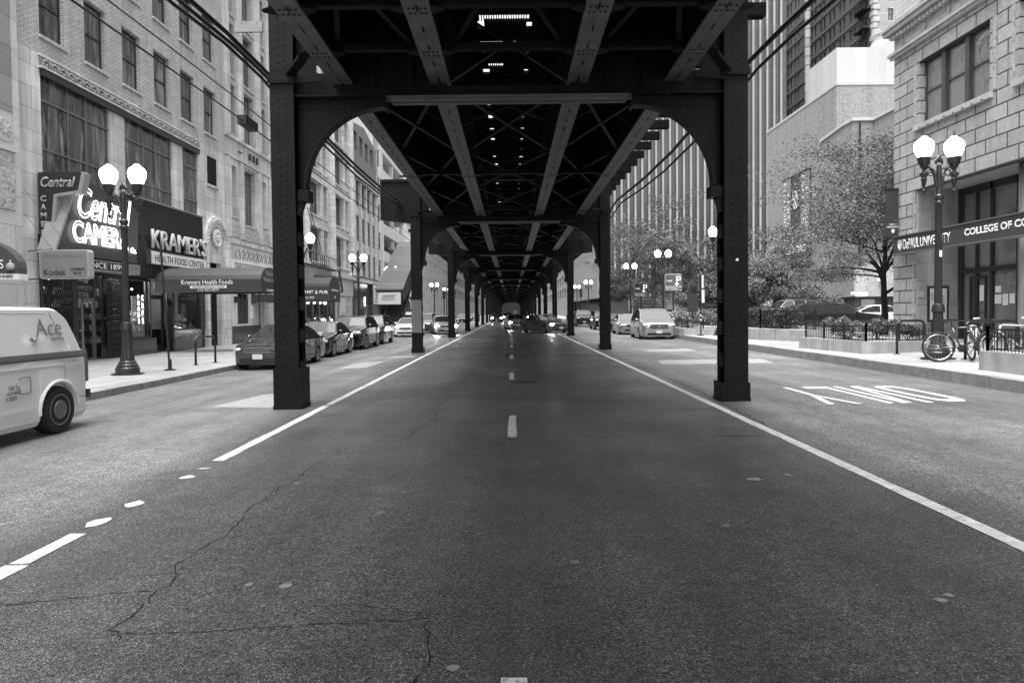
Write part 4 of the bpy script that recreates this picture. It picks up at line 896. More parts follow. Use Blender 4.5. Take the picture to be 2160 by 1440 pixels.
# ---- F: parking garage
F_ = building('parking_garage', 'white concrete parking garage with open decks and a rounded corner', L, 72.5, 93)
b = MB()
for r in range(9):
    z = 4.2+2.9*r
    P = [(-24, 72.4), (-13.6, 72.4), (-13.6, 88), (-14.3, 90.8), (-16.5, 92.6), (-24, 93)]
    n = len(P); vs = [(x, y, z) for x, y in P]+[(x, y, z+1.15) for x, y in P]; b.add(vs, [tuple(range(n)), tuple(range(n, 2*n))]+[(i, (i+1) % n, n+(i+1) % n, n+i) for i in range(n)])
b.build('deck_slabs', conc_w, F_)
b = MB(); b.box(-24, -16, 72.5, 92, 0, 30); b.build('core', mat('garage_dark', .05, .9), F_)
bx(L, 'columns', conc_w, F_, (72.45, 73.6, -.2, .02, 0, 30), (80, 80.6, -.5, -.1, 0, 30), (87, 87.6, -.5, -.1, 0, 30)); bx(L, 'ground_front', conc_w, F_, (72.5, 88, -.4, -.2, 0, 4.1)); bx(L, 'shop_opening', black, F_, (76, 79, -.2, -.1, .1, 3), (81, 85, -.2, -.1, .1, 3))
b = MB()
r_ = random.Random(3)
for k in range(80): b.blob((-13.55+r_.uniform(-.15, .15), r_.uniform(76, 88), 8.35+r_.uniform(0, .35)), (.2, .3, .2), 5, 3)
tag(b.build('balcony_planting', mat('leaf_dark', .06, .8, var=.4, vs=8), off=(-13.5, 82, 8.4)), 'row of small plants along a garage deck edge', 'plants', kind='stuff')
# canyon walls further on
def farblock(name, label, fr, u0, u1, H, m, nu, z0, pitch, wh, depth=14, ww=.6):
    t = building(name, label, fr, u0, u1); du = (u1-u0)/nu; rows = int((H-z0-1)/pitch); Hh = [(u0+du*(k+.5-ww/2), u0+du*(k+.5+ww/2), z0+pitch*r, z0+pitch*r+wh) for r in range(rows) for k in range(nu)]
    b = MB(); wall(fr, b, u0, u1, 0, H, Hh, t=.3); b.build('wall', m, t); mass(fr, t, u0, u1, H, depth, m, front=-.4)
    near = sorted(Hh, key=lambda h: h[0] if fr.k != 'S' else h[2])[:96]; rest = [h for h in Hh if h not in near]
    for h in near: window(fr, *h, t, dkmetal, GL_DARK, 'sash', d=-.2)
    if rest:
        b = MB()
        for h in rest: fr.box(b, h[0], h[1], -.2, -.24, h[2], h[3])
        o = b.build('distant_windows', GL_DARK, t); o['kind'] = 'stuff'
    return t
G1 = farblock('corner_building', 'stone office building beyond the left cross street, over a dark fast-food shopfront', L, 104, 148, 26, mat('far_stone', .36, .8, 'brick', c2=.22, sc=(1.2, .6), mortar=.012), 14, 5.2, 3.0, 2.0, ww=.42)
b = MB(); b.box(-24, -13.62, 103.9, 104.3, 0, 26); b.build('side_wall', mat('far_stone2', .38, .8, 'brick', c2=.2, sc=(1.2, .6), mortar=.012), G1)
bx(Fr('S', 103.9), 'dark_front', dkstone, G1, (-20, -13.6, .0, .2, .1, 4.0)); bx(Fr('S', 103.7), 'awning_strip', signw, G1, (-20, -13.5, .0, .3, 1.25, 1.65))
b = MB()
for dx in (-.45, .45): b.tube([(-15.1+dx+.42*cos(a), 103.6, 2.1+1.5*sin(a)) for a in [pi*i/12 for i in range(13)]], .09, 6)
b.build('arch_emblem', lettg, G1)
farblock('left_far_building', 'distant office block lining the left side beyond the corner building', L, 148.3, 400, 30, mat('far_stone3', .25, .85), 30, 5, 3.4, 2.2)
farblock('right_far_building', 'distant office block lining the right side beyond the striped tower', RF, 150.3, 400, 30, mat('far_stone4', .25, .85), 30, 5, 3.4, 2.2)
b = MB(); b.box(-40, 40, 401, 410, 0, 30); tag(b.build('end_building', mat('far_end', .015, .9), off=(0, 401, 0)), 'dark block closing the far end of the street', 'building')

# ------------------------------------------------------------------ right side
ash = mat('ashlar', .37, .8, 'brick', var=.22, vs=6, c2=.06, sc=(.86, .418), mortar=.026, bump=.02, msm=.4, streak=.12)
ash_s = mat('smooth_stone', .42, .7, var=.15, vs=2, streak=.15)
P_ = building('rusticated_building', 'rusticated limestone college building with a dentilled cornice at the right edge', RF, 2, 24.3)
Hr = [(19.48, 22.84, 7.58, 9.62), (14.9, 18.36, 7.58, 9.62), (10.3, 13.8, 7.58, 9.62), (19.3, 22.6, 11.9, 14.2), (14.9, 18.2, 11.9, 14.2)]
op = (6, 23.03, .0, 5.42)
b = MB(); wall(RF, b, 2, 24.3, .2, 10.2, Hr[:3]+[op], t=.28); b.build('ashlar_wall', ash, P_)
b = MB(); wall(RF, b, 2, 24.3, 10.2, 26, Hr[3:], t=.28); b.build('upper_wall', mat('white_brick', .5, .7, 'brick', c2=.28, sc=(.5, .17), mortar=.008, var=.08), P_)
b = MB(); b.box(13.604, 13.95, 24.04, 24.296, .2, 26); b.box(13.95, 30, 23.9, 24.29, .2, 26); b.build('end_wall', ash, P_)
bx(RF, 'back_mass', black, P_, (2, 23.0, -3.2, -14, .2, 5.4), (2, 24.0, -.5, -14, 5.5, 26)); bx(RF, 'soffit', mat('soffit', .35, .7), P_, (6, 23.02, -.29, -3.2, 5.43, 5.49))
for h in Hr:
    a, c, e, f = h; n3 = (c-a)/3
    for k in range(3): window(RF, a+.12+k*n3, a+n3*(k+1)-.06, e, f, P_, midmetal if False else mat('bronze_frame', .05, .4), GL_GREY, 'sash', d=-.2, fw=.07)
    bx(RF, 'window_mullion', mat('bronze_frame', .05, .4), P_, (a, a+.12, -.27, -.1, e, f), *[(a+n3*k-.06, a+n3*k+.12, -.27, -.12, e, f) for k in (1, 2)])
    bx(RF, 'window_sill', ash_s, P_, (a-.15, c+.15, .002, .12, e-.2, e-.04), *[(a+i*.42+.1, a+i*.42+.18, .12, .16, e-.16, e-.08) for i in range(8)])
    bx(RF, 'window_jamb', carved, P_, (a-.28, a-.14, .0, .02, e, f), (c+.14, c+.26, .0, .02, e, f))
bx(RF, 'cornice', ash_s, P_, (2, 24.42, .0, .1, 10.22, 10.32), (2, 24.48, .0, .16, 10.32, 10.42), (2, 24.45, 0, .12, 10.95, 11.05), (2, 24.55, .0, .28, 11.05, 11.2), (2, 24.6, .0, .34, 11.2, 11.3))
b = MB(); u = 2.1
while u < 24.3: RF.box(b, u, u+.1, .0, .2, 10.86, 10.97); u += .21
b.build('dentils', ash_s, P_)
b = MB(); u = 5.0
while u < 24:
    for q in ((0, 10.62, .11), (0, 10.76, .07), (-.07, 10.68, .05), (.07, 10.68, .05), (0, 10.5, .05)): b.blob(RF.p(u+q[0], .03, q[1]), (.05, q[2]*.6, q[2]), 6, 4)
    u += 1.25
b.build('cornice_ornaments', carved, P_)
bx(RF, 'pier_plinth', ash_s, P_, (23.06, 24.36, .002, .09, .2, .92)); b = MB()
z = .95; RF.box(b, 23.05, 23.13, 0, .012, .93, 5.4)
while z < 5.4: RF.box(b, 23.06, 23.12, .011, .03, z, z+.05); z += .085
b.build('beaded_jamb', carved, P_)
# entrance recess
b = MB(); b.box(13.63, 15.04, 22.95, 23.02, .2, 5.42); b.build('recess_wall', mat('recess_stone', .3, .7, 'brick', var=.15, c2=.2, sc=(1.3, .6), mortar=.006, streak=.3), P_)
b = MB(); b.box(13.64, 15.03, 22.9, 22.948, .2, 1.75); b.build('recess_dado', granite_d, P_)
RC = Fr('R', 15.05)
bx(RC, 'glazing_frame', dkmetal, P_, (22.72, 22.93, -.1, .06, .3, 5.42), (22.0, 22.12, -.1, .05, .3, 2.6), (21.3, 21.42, -.1, .05, .3, 5.42), (20.15, 20.3, -.1, .05, .3, 5.42), (10, 22.72, -.1, .055, 2.62, 2.78), (10, 22.72, -.08, .045, 4.05, 4.13), (10, 22.72, -.1, .05, 5.2, 5.42), (18.0, 18.1, -.1, .05, .3, 5.42), (22.0, 22.1, -.09, .045, 2.78, 5.2))
bx(RC, 'glass_wall', GL_GREY, P_, (10, 22.8, -.06, -.03, .3, 5.3)); bx(RC, 'door', dkmetal, P_, (22.2, 22.3, .056, .1, .45, 2.5), (21.5, 21.6, .056, .1, .45, 2.5), (21.6, 22.2, .056, .09, 1.3, 1.34), (21.6, 22.2, .056, .09, 2.4, 2.5), (21.6, 22.2, .056, .09, .45, .6))
bx(RC, 'notice', signw, P_, (21.0, 21.25, -.02, -.01, 1.95, 2.15), (20.98, 21.27, -.02, -.01, 1.6, 1.88), (20.7, 20.93, -.02, -.01, 1.55, 1.9), (20.42, 20.64, -.02, -.01, 1.6, 1.9), (21.7, 21.95, -.02, -.01, 1.7, 2.2))
b = MB(); b.lathe((14.25, 18.55, .2), [(.44, 0), (.44, .15), (.40, .2), (.40, 5.22)], 32); b.build('round_column', mat('bronze_column', .22, .3, metal=.5, var=.2, vs=1, streak=.2), P_, smooth=True)
b = MB(); b.box(13.95, 14.65, 22.86, 22.945-.046, 1.02, 2.22); b.build('poster_case', dkmetal, P_); b = MB(); b.box(14.02, 14.58, 22.85, 22.859, 1.1, 2.14); b.build('poster', mat('poster_pale', .5, .5, var=.1), P_)
b = MB(); b.box(14.05, 14.3, 22.845, 22.849, 1.75, 2.0); b.box(14.34, 14.5, 22.845, 22.849, 1.3, 1.9); b.box(14.1, 14.3, 22.845, 22.849, 1.2, 1.4); b.build('poster_print', lettg, P_)
b = MB(); b.box(13.68, 13.86, 22.93, 22.949, 1.85, 2.05); b.build('wall_plaque', lettg, P_)
# sign band
SBn = thing('fascia_sign', 'long dark fascia sign of a university college, with a crest, across the entrance', 'sign', RF.p(23.8, .1, 3.35)); bx(RF, 'panel', mat('sign_band', .05, .45, var=.1), SBn, (6, 23.78, .1, .3, 3.37, 3.92)); bx(RF, 'trim', alu, SBn, (6, 23.8, .08, .34, 3.925, 3.965), (6, 23.8, .08, .34, 3.325, 3.365))
text('DePAUL', .88, .34, RF.p(22.72, .31, 3.64), lettr, SBn, RR, bold=.01); text('UNIVERSITY', 1.52, .30, RF.p(21.45, .31, 3.63), lettr, SBn, RR, bold=.005); text('COLLEGE OF COMPUTING', 3.9, .21, RF.p(18.1, .31, 3.68), lettr, SBn, RR, bold=.03)
b = MB(); b.prism([(23.5, 3.82), (23.5, 3.55), (23.37, 3.43), (23.22, 3.55), (23.22, 3.82)], 'x', 13.6-.30, 13.6-.31); b.build('crest_shield', lettg, SBn); b = MB()
for k in (-1, 0, 1): b.tube([RF.p(23.36, .315, 3.5), RF.p(23.36+k*.08, .315, 3.6), RF.p(23.36+k*.09, .315, 3.7)], .012, 4); 
b.blob(RF.p(23.36, .315, 3.75), (.01, .03, .035), 6, 4); b.build('crest_tree', lettr, SBn)
BN = thing('banner', 'narrow dark university banner held out from the corner pier on two rods', 'banner', (13.6, 24.0, 4.0)); b = MB(); b.box(13.14, 13.66, 23.99, 24.0, 4.0, 5.62); b.build('cloth', mat('banner_cloth', .03, .8, var=.2), BN); b = MB(); b.box(13.1, 13.75, 23.97, 24.03, 5.62, 5.68); b.box(13.1, 13.75, 23.97, 24.03, 3.93, 3.98); b.box(13.62, 13.72, 23.95, 24.1, 5.5, 5.8); b.build('rods', black, BN)
text('DePaul\nUNIVERSITY', .44, .16, (13.4, 23.98, 4.38), lettr, BN, RS); b = MB(); b.prism([(13.35, 4.25), (13.35, 4.16), (13.4, 4.11), (13.45, 4.16), (13.45, 4.25)], 'y', 23.975, 23.985); b.build('crest', lettr, BN)
# symphony tower and its wings
Sy = thing('concert_hall_block', 'mottled brick windowless tower block with a white rooftop enclosure, beyond the car park', 'building', (27, 56.7, .4))
b = MB(); b.box(27, 52, 56.7, 72, .3, 19.85); b.build('walls', brick_m, Sy); b = MB(); b.box(26.95, 52, 56.65, 72.05, 19.86, 20.1); b.build('parapet', mat('coping', .4, .6), Sy)
b = MB(); b.box(27.1, 51, 56.9, 62.7, 20.11, 23.0); b.build('rooftop_enclosure', mat('white_panel', .42, .5, 'brick', c2=.6, sc=(.9, 9), mortar=.012, off=0, var=.03), Sy)
b = MB(); b.box(34.2, 38, 56.84, 56.9-.002, 21.2, 22.4)
b.build('louvre_back', dkmetal, Sy); b = MB()
for k in range(9): b.box(34.2, 38, 56.76, 56.84, 21.25+k*.13, 21.29+k*.13)
b.box(36.4, 36.46, 56.75, 56.84, 21.2, 22.4); b.build('louvre', lettr, Sy); b = MB(); b.lathe((31.5, 58, 23.0), [(1.05, 0), (1.05, .5), (.75, .8), (.75, 1.3), (.9, 1.35), (.9, 1.5), (0, 1.6)], 16); b.build('roof_vent', mat('coping', .4, .6), Sy)
Wg = thing('brick_wing', 'lower smooth brick wing with a white coping in front of the windowless tower', 'building', (25, 50, .4)); b = MB(); b.prism([(25, 50.0), (26.5, 50), (26.5, 38), (52, 38), (52, 56.6), (25.6, 56.6), (25, 51.5)], 'z', .3, 15.1); b.build('walls', mat('smooth_brick', .27, .8, 'brick', var=.1, c2=.2, sc=(.35, .12), mortar=.01), Wg)
b = MB(); b.prism([(24.9, 49.9), (26.4, 49.9), (26.4, 37.9), (26.8, 37.9), (26.8, 50.3), (25.3, 50.3), (25.3, 51.4), (25.9, 56.6), (25.5, 56.6), (24.9, 51.5)], 'z', 15.11, 15.35); b.build('coping', mat('coping_pale', .45, .6), Wg)
b = MB(); b.tube([(25.4, 49.8, .4), (25.4, 49.8, 15)], .06, 6); b.build('downpipe', black, Wg)
Lw = thing('painted_annex', 'low white-painted brick annex with a dark coping at the foot of the tower', 'building', (18, 58, .4)); b = MB(); b.box(13.7, 26.9, 56.62, 64, .2, 3.0); b.build('walls', brick_w, Lw); b = MB(); b.box(13.6, 26.95, 56.55, 64, 3.01, 3.35); b.build('coping', black, Lw)
b = MB(); b.box(26.85, 26.9+.09, 49.9, 56.5, 0, 0.01)
W2 = thing('painted_wall', 'white-painted lower wall of the brick wing behind the parked cars', 'wall', (25, 49.8, .4)); b = MB(); b.box(25.7, 26.45, 38, 49.85, .3, 4.6); b.box(25.0, 25.69, 49.6, 49.85, .3, 4.6); b.build('bricks', brick_w, W2)
for k, (x, y) in enumerate(((26.4-.75, 47.5), (26.4-.75, 44.5))):
    b = MB(); b.blob((x, y, 3.4), (.2, .2, .14), 8, 5); b.box(x, x+.1, y-.03, y+.03, 3.35, 3.5); tag(b.build('wall_lamp', signw, off=(x, y, 3.4)), 'small white dome lamp on the painted wall, %s the tree trunk' % ('left of' if k == 0 else 'close to'), 'lamp')
# banners
for i, (y0, txt) in enumerate(((67.3, 'SYMPHONY CENTER'), (65.2, ''), (63.2, 'CHICAGO SYMPHONY'))):
    bt = thing('wall_banner', ('tall grey banner lettered symphony center on the windowless tower', 'tall dark banner with a looping white emblem between the two lettered banners', 'tall grey banner lettered chicago symphony on the windowless tower')[i], 'banner', (26.8, y0, 7.7), group='banners on the tower wall')
    b = MB(); b.box(26.78, 26.82, y0-1.85, y0, 7.75, 14.0); b.build('cloth', mat('banner_mid', .25, .7, var=.1) if i != 1 else mat('banner_dark', .06, .7, var=.3), bt); b = MB(); b.box(26.7, 26.99, y0-1.9, y0+.05, 14.02, 14.1); b.build('rod', black, bt)
    RV = (pi/2, pi/2, -pi/2)
    if txt:
        w1, w2 = txt.split(' ')
        for t_, yy, zc, ln in ((w1, y0-.55, 11.2, 4.6), (w2, y0-1.3, 10.2, 4.2)):
            for j, ch in enumerate(t_ if i == 0 else t_): text(ch, .42, .48, (26.76, yy, zc+ln/2-j*ln/len(t_)), lettr, bt, (0, R(-90), 0) if False else Matrix.Rotation(-pi/2, 4, 'X').to_euler() if False else (pi/2, pi/2, -pi/2), bold=.02)
    else:
        b = MB(); b.tube([(26.75, y0-.9+.6*cos(t)*(1-.06*t), 11.6+1.0*sin(t)*(1-.06*t)) for t in [k*pi/6 for k in range(18)]], .06, 5); b.tube([(26.75, y0-.4, 12.2), (26.75, y0-1.3, 10.9), (26.75, y0-1.6, 11.4)], .06, 5); b.build('emblem', lettr, bt)
cb = thing('wall_banner', 'wide dark strip lettered with a web address beneath the three tall banners', 'banner', (26.8, 67, 6.4)); b = MB(); b.box(26.76, 26.8, 61.2, 67.4, 6.4, 7.72); b.build('cloth', mat('banner_dark', .06, .7, var=.3), cb); text('CSO.ORG', 4.6, .7, (26.74, 64.3, 7.05), lettr, cb, RR, bold=.01)
# striped tower
T = thing('striped_tower', 'tall office tower striped with pale vertical piers and dark glass, beyond the right cross street', 'building', (13.6, 104, 0))
FS = Fr('S', 104); FT = Fr('R', 13.6)
pier = mat('tower_pier', .28, .5, 'brick', var=.05, c2=.3, sc=(40, 3.4), mortar=.03, off=0)
b = MB(); b.box(14.0, 42, 104.4, 150, 0, 62); b.build('core', GL_DARK, T)
b = MB(); b2 = MB(); u = 13.6; k = 0
tg = mat('tower_glass', .045, .2, 'brick', var=.35, vs=.35, c2=.03, sc=(1.05, 3.4), mortar=.03, off=0, spec=.8)
spn = mat('tower_spandrel', .10, .4, var=.2)
while u < 41:
    FS.box(b, u, u+.27, 0, .35, 3.6, 62)
    g_ = MB(); FS.box(g_, u+.271, u+1.049, -.2, -.05, 3.6, 62); g_.build('window_strip', tg, T)
    u += 1.05
b.build('piers', pier, T)
b = MB(); g_ = MB(); u = 104.4
while u < 150: FT.box(b, u, u+.34, 0, .35, 3.6, 62); u += 1.05
FT.box(g_, 104.4, 150, -.3, -.05, 3.6, 62); b.build('side_piers', pier, T); g_.build('side_glass', tg, T)
bx(FS, 'ground_floor', dkstone, T, (13.6, 41, -.5, -.1, 0, 3.59)); bx(FS, 'lobby_columns', pier, T, *[(13.7+i*4.2, 14.3+i*4.2, -.1, .3, 0, 3.59) for i in range(7)])
b = MB()
for z, x in ((16.9, 39.2), (18.9, 38.3), (18.0, 39.6), (21.3, 39), (15.2, 37.5)): b.box(x, x+.6, 103.99, 104.02, z, z+.1)
# fire-escape building
Tb = thing('tenement_tower', 'tall dark brick block with paired windows and zigzag fire escapes behind the concert hall', 'building', (54, 102, 0))
FB = Fr('R', 54); FC = Fr('S', 102); Hh = []
for r in range(20):
    for k in range(10):
        u = 103.6+k*3.45; z = 15+2.85*r
        if not (abs(u-123) < 1.4): Hh += [(u, u+.85, z, z+1.7), (u+1.35, u+2.2, z, z+1.7)]
b = MB(); wall(FB, b, 102.0, 138, 0, 73, Hh, t=.25); b.build('west_wall', mat('tower_brick', .10, .85, 'brick', var=.15, vs=.5, c2=.07, sc=(.5, .2), mortar=.015), Tb)
Hc2 = [(56.1, 56.9, 15.5+2.85*r, 17.2+2.85*r) for r in range(20)]; b = MB(); wall(FC, b, 54.0, 70, 0, 73, Hc2, t=.25); b.build('south_wall', mat('tower_brick2', .33, .85, 'brick', var=.12, c2=.2, sc=(.9, .4), mortar=.02), Tb)
b = MB(); b.box(54.5, 69, 102.5, 137.5, 0, 72.9); b.build('core', black, Tb)
vis = [h for h in Hh if 20 < h[2] < 52]; vis.sort(key=lambda h: h[0])
for h in vis[:84]: window(FB, *h, Tb, dkmetal, GL_WIN, 'sash', d=-.15, fw=.07)
for h in Hc2[2:12]: window(FC, *h, Tb, dkmetal, GL_WIN, 'sash', d=-.15, fw=.07)
b = MB(); 
for h in vis[84:]+[h for h in Hh if h not in vis]: FB.box(b, h[0], h[1], -.15, -.2, h[2], h[3])
o = b.build('distant_windows', GL_DARK, Tb); o['kind'] = 'stuff'
b = MB()
for r in range(20): FB.box(b, 102, 138, 0, .12, 14.3+2.85*r, 14.42+2.85*r)
b.build('string_courses', mat('course', .16, .8), Tb); b = MB()
for z in range(60): FB.box(b, 102.0, 102.9 if z % 2 else 102.5, .0, .12, 15+z*.9, 15.7+z*.9); FC.box(b, 54.0, 54.5 if z % 2 else 54.9, 0, .12, 15+z*.9, 15.7+z*.9)
b.build('quoins', mat('quoin', .4, .8), Tb)
b = MB(); b.tube([(53.4, 123, 10), (53.4, 123, 73)], .5, 10); b.tube([(53.6, 133.5, 10), (53.6, 133.5, 73)], .22, 8); b.build('flue_pipe', mat('flue', .45, .4, 'brick', c2=.12, sc=(9, 1.6), mortar=.1, off=0, var=.2), Tb)
b = MB()
for r in range(14):
    z = 17.5+2.85*r
    for (ua, ub) in ((102.6, 105.6), (134.2, 137.2)):
        FB.box(b, ua, ub, .0, 1.3, z, z+.06); FB.box(b, ua, ub, 1.25, 1.3, z+.95, z+1.0)
        for q in range(8): FB.box(b, ua+q*(ub-ua)/7-.03, ua+q*(ub-ua)/7+.03, 1.24, 1.3, z+.06, z+.95)
        for dd in (.5, .9): b.bar(FB.p(ua+.3 if r % 2 else ub-.3, dd, z+.05), FB.p(ub-.3 if r % 2 else ua+.3, dd, z+2.85), .12, .3)
b.build('fire_escape', black, Tb)

# ------------------------------------------------------------------ lot edge: planters, fences, hedge
def planter(label, pts, z1, z0=.2, th=.18, soil=True, name='planter_wall'):
    t = thing(name, label, 'planter', (pts[0][0], pts[0][1], z0)); b = MB(); b.prism(pts, 'z', z0, z1); b.build('concrete_box', conc, t)
    b = MB(); n = len(pts); cx = sum(p[0] for p in pts)/n; cy = sum(p[1] for p in pts)/n
    for i in range(n):
        p, q = pts[i], pts[(i+1) % n]
        m_ = max(1, int(math.dist(p, q)/1.1))
        for j in range(1, m_):
            x, y = p[0]+(q[0]-p[0])*j/m_, p[1]+(q[1]-p[1])*j/m_; dx, dy = (x-cx), (y-cy)
            b.box(x-.006, x+.006, y-.006, y+.006, z0, z1+.003)
    b.build('joints', black, t)
    return t
PL1 = planter('low concrete planter with an ornamental fence, in front of the dark hatchback', [(8.98, 21.3), (9.3, 18.1), (9.45, 17.95), (11.3, 18.0), (11.3, 21.4)], .62)
PL2 = planter('low concrete planter at the right edge, beside the bicycles', [(9.0, 6.0), (9.05, 13.2), (11.2, 13.3), (11.2, 6.0)], .66)
PL3 = planter('long low concrete wall planter along the car park edge', [(10.45, 24.5), (9.6, 27.3), (9.6, 31.2), (13.2, 31.2), (13.2, 24.5)], .74)
PL4 = planter('concrete planter with flowers beside the silver minivan', [(8.5, 33.6), (9.8, 32.3), (11.2, 32.3), (11.2, 44), (8.6, 44)], .60)
PL4['label'] = 'concrete planter with flowers beside the pale minivan'
def ofence(name, label, pts, z0, h, parent_loc, orn=True, pitch=.09, post=1.15, tall=False):
    t = thing(name, label, 'fence', (pts[0][0], pts[0][1], z0)); b = MB(); c = MB(); oo = MB()
    for (x0, y0), (x1, y1) in zip(pts, pts[1:]):
        L_ = math.dist((x0, y0), (x1, y1)); n = max(1, round(L_/pitch)); m_ = max(1, round(L_/post))
        for zz in ((.04, h-.16, h-.02) if orn else (.05, h-.02)): b.bar((x0, y0, z0+zz), (x1, y1, z0+zz), .02, .02)
        for i in range(n+1): f = i/n; x, y = x0+(x1-x0)*f, y0+(y1-y0)*f; b.bar((x, y, z0), (x, y, z0+h-.03), .011, .011)
        for i in range(m_+1): f = i/m_; x, y = x0+(x1-x0)*f, y0+(y1-y0)*f; c.bar((x, y, z0-.02), (x, y, z0+h+.04), .045, .045); c.blob((x, y, z0+h+.06), (.03, .03, .03), 6, 4)
        if orn:
            d = Vector((x1-x0, y1-y0, 0)).normalized()
            for i in range(n):
                f = (i+.5)/n; x, y = x0+(x1-x0)*f, y0+(y1-y0)*f; r = pitch*.45
                oo.tube([(x+d.x*r*cos(a), y+d.y*r*cos(a), z0+h-.15+r*1.6*sin(a)) for a in [pi*k/5 for k in range(6)]], .006, 4, cap=False)
    b.build('pickets', iron, t); c.build('posts', iron, t)
    if orn: oo.build('arched_ornament', iron, t)
    return t
ofence('ornamental_fence', 'black ornamental fence with arched tops on the low planter before the dark hatchback', [(9.15, 21.2), (9.42, 18.12), (11.2, 18.15)], .62, .43, None)
ofence('ornamental_fence', 'black ornamental fence on the planter at the right edge, behind the bicycles', [(9.15, 6.2), (9.15, 13.1), (11.1, 13.15)], .66, .43, None)
ofence('ornamental_fence', 'black ornamental fence on the flower planter beside the pale minivan', [(8.9, 43.5), (8.75, 33.8), (9.9, 32.5), (11.1, 32.5)], .60, .43, None)
ofence('lot_fence', 'plain black fence on the long wall at the car park edge', [(10.95, 24.6), (10.0, 27.4), (10.0, 31)], .74, .70, None, orn=False, pitch=.11, post=1.5)
ofence('lot_fence', 'plain black fence running back along the car park behind the flower bed', [(11.5, 32), (11.6, 60)], .40, 1.0, None, orn=False, pitch=.16, post=2.2)
leafm = [mat('leaf_a', .13, .6, var=.7, vs=3, spec=.4), mat('leaf_b', .12, .6, var=.7, vs=2.2, spec=.4), mat('leaf_c', .07, .6, var=.5, vs=12, spec=.4)]
petal = mat('pale_flowers', .45, .7, var=.4, vs=20)
bark = mat('bark', .022, .9, var=.4, vs=12, bump=.01)
def leaf(b, p, s_, r, up=.3):
    n = Vector((r.gauss(0, 1), r.gauss(0, 1), r.gauss(0, 1)+up)).normalized(); t = n.cross(Vector((r.gauss(0, 1), r.gauss(0, 1), r.gauss(0, 1)))).normalized(); q = n.cross(t); a = s_*r.uniform(.7, 1.4)
    p = Vector(p); b.quad(p-t*a, p+q*a*.38, p+t*a, p-q*a*.38)
def shrub(label, c, rad, n, s_, seed, name='shrub', fl=0, cat='shrub', m=None, kind=None):
    r = random.Random(seed); t = thing(name, label, cat, c); b = MB(); f = MB(); lumps = [(r.uniform(-.7, .7), r.uniform(-.7, .7), r.uniform(.25, .75), r.uniform(.25, .45)) for k in range(14)]
    for k in range(n):
        l = lumps[int(r.random()*14)]; d = Vector((r.gauss(0, 1), r.gauss(0, 1), abs(r.gauss(0, 1)))).normalized()*(l[3]*(.75+.3*r.random()))
        p = (c[0]+(l[0]+d.x)*rad[0], c[1]+(l[1]+d.y)*rad[1], c[2]+max(.02, (l[2]+d.z)*rad[2]))
        (leaf(f, p, s_*.9, r) if fl and r.random() < fl else leaf(b, p, s_, r))
    b.build('foliage', m or leafm[seed % 3], t)
    if fl: f.build('flowers', petal, t)
    b = MB()
    for k in range(6): a = k*1.05; b.tube([(c[0], c[1], c[2]), (c[0]+.4*rad[0]*cos(a), c[1]+.4*rad[1]*sin(a), c[2]+.6*rad[2])], .012, 4)
    b.build('stems', bark, t)
    if kind: t['kind'] = kind
    return t
shrub('leafy shrub in the low planter, nearest the dark hatchback', (9.85, 20.3, .6), (.5, .75, .62), 2600, .05, 1); shrub('leafy shrub in the middle of the low planter', (10.4, 19.4, .6), (.5, .7, .58), 2600, .05, 2, fl=.08); shrub('leafy shrub in the low planter, nearest the lamp post', (10.8, 18.6, .6), (.45, .45, .42), 1800, .05, 3)
shrub('low flowering plant along the ornamental fence of the low planter', (9.55, 19.4, .6), (.25, 1.3, .22), 1600, .035, 4, fl=.35)
for k, y in enumerate((35.2, 38, 41)): shrub('pale flowering shrub %s in the flower planter' % ('nearest the viewer', 'in the middle', 'furthest away')[k], (9.8, y, .58), (.9, 1.3, .9), 2200, .06, 5+k, fl=.3)
shrub('low bed of pale flowers edging the flower planter', (9.3, 36, .58), (.5, 3.0, .3), 2600, .045, 8, fl=.6, name='flower_bed')
r_ = random.Random(17)
def hedge(label, x0, x1, y0, y1, z0, z1, n, seed):
    r = random.Random(seed); t = thing('hedge', label, 'hedge', ((x0+x1)/2, (y0+y1)/2, z0)); b = MB()
    for k in range(n):
        x, y, z = r.uniform(x0, x1), r.uniform(y0, y1), z0+(z1-z0)*(r.random()**.6)*(1+.08*sin(y0+7*r.random())); leaf(b, (x, y, z), .06, r)
    b.build('foliage', leafm[2], t)
    b = MB(); y = y0+.2
    while y < y1: b.tube([((x0+x1)/2, y, z0), ((x0+x1)/2+.1, y+.05, z1-.2)], .02, 4); y += .5
    b.build('stems', bark, t)
hedge('dark clipped hedge behind the plain fence on the long wall', 10.2, 11.2, 26.2, 31, .72, 1.5, 9000, 1); hedge('dark hedge beside the flower planter, running back towards the annex', 11.9, 12.7, 33, 56, .4, 1.5, 12000, 2)

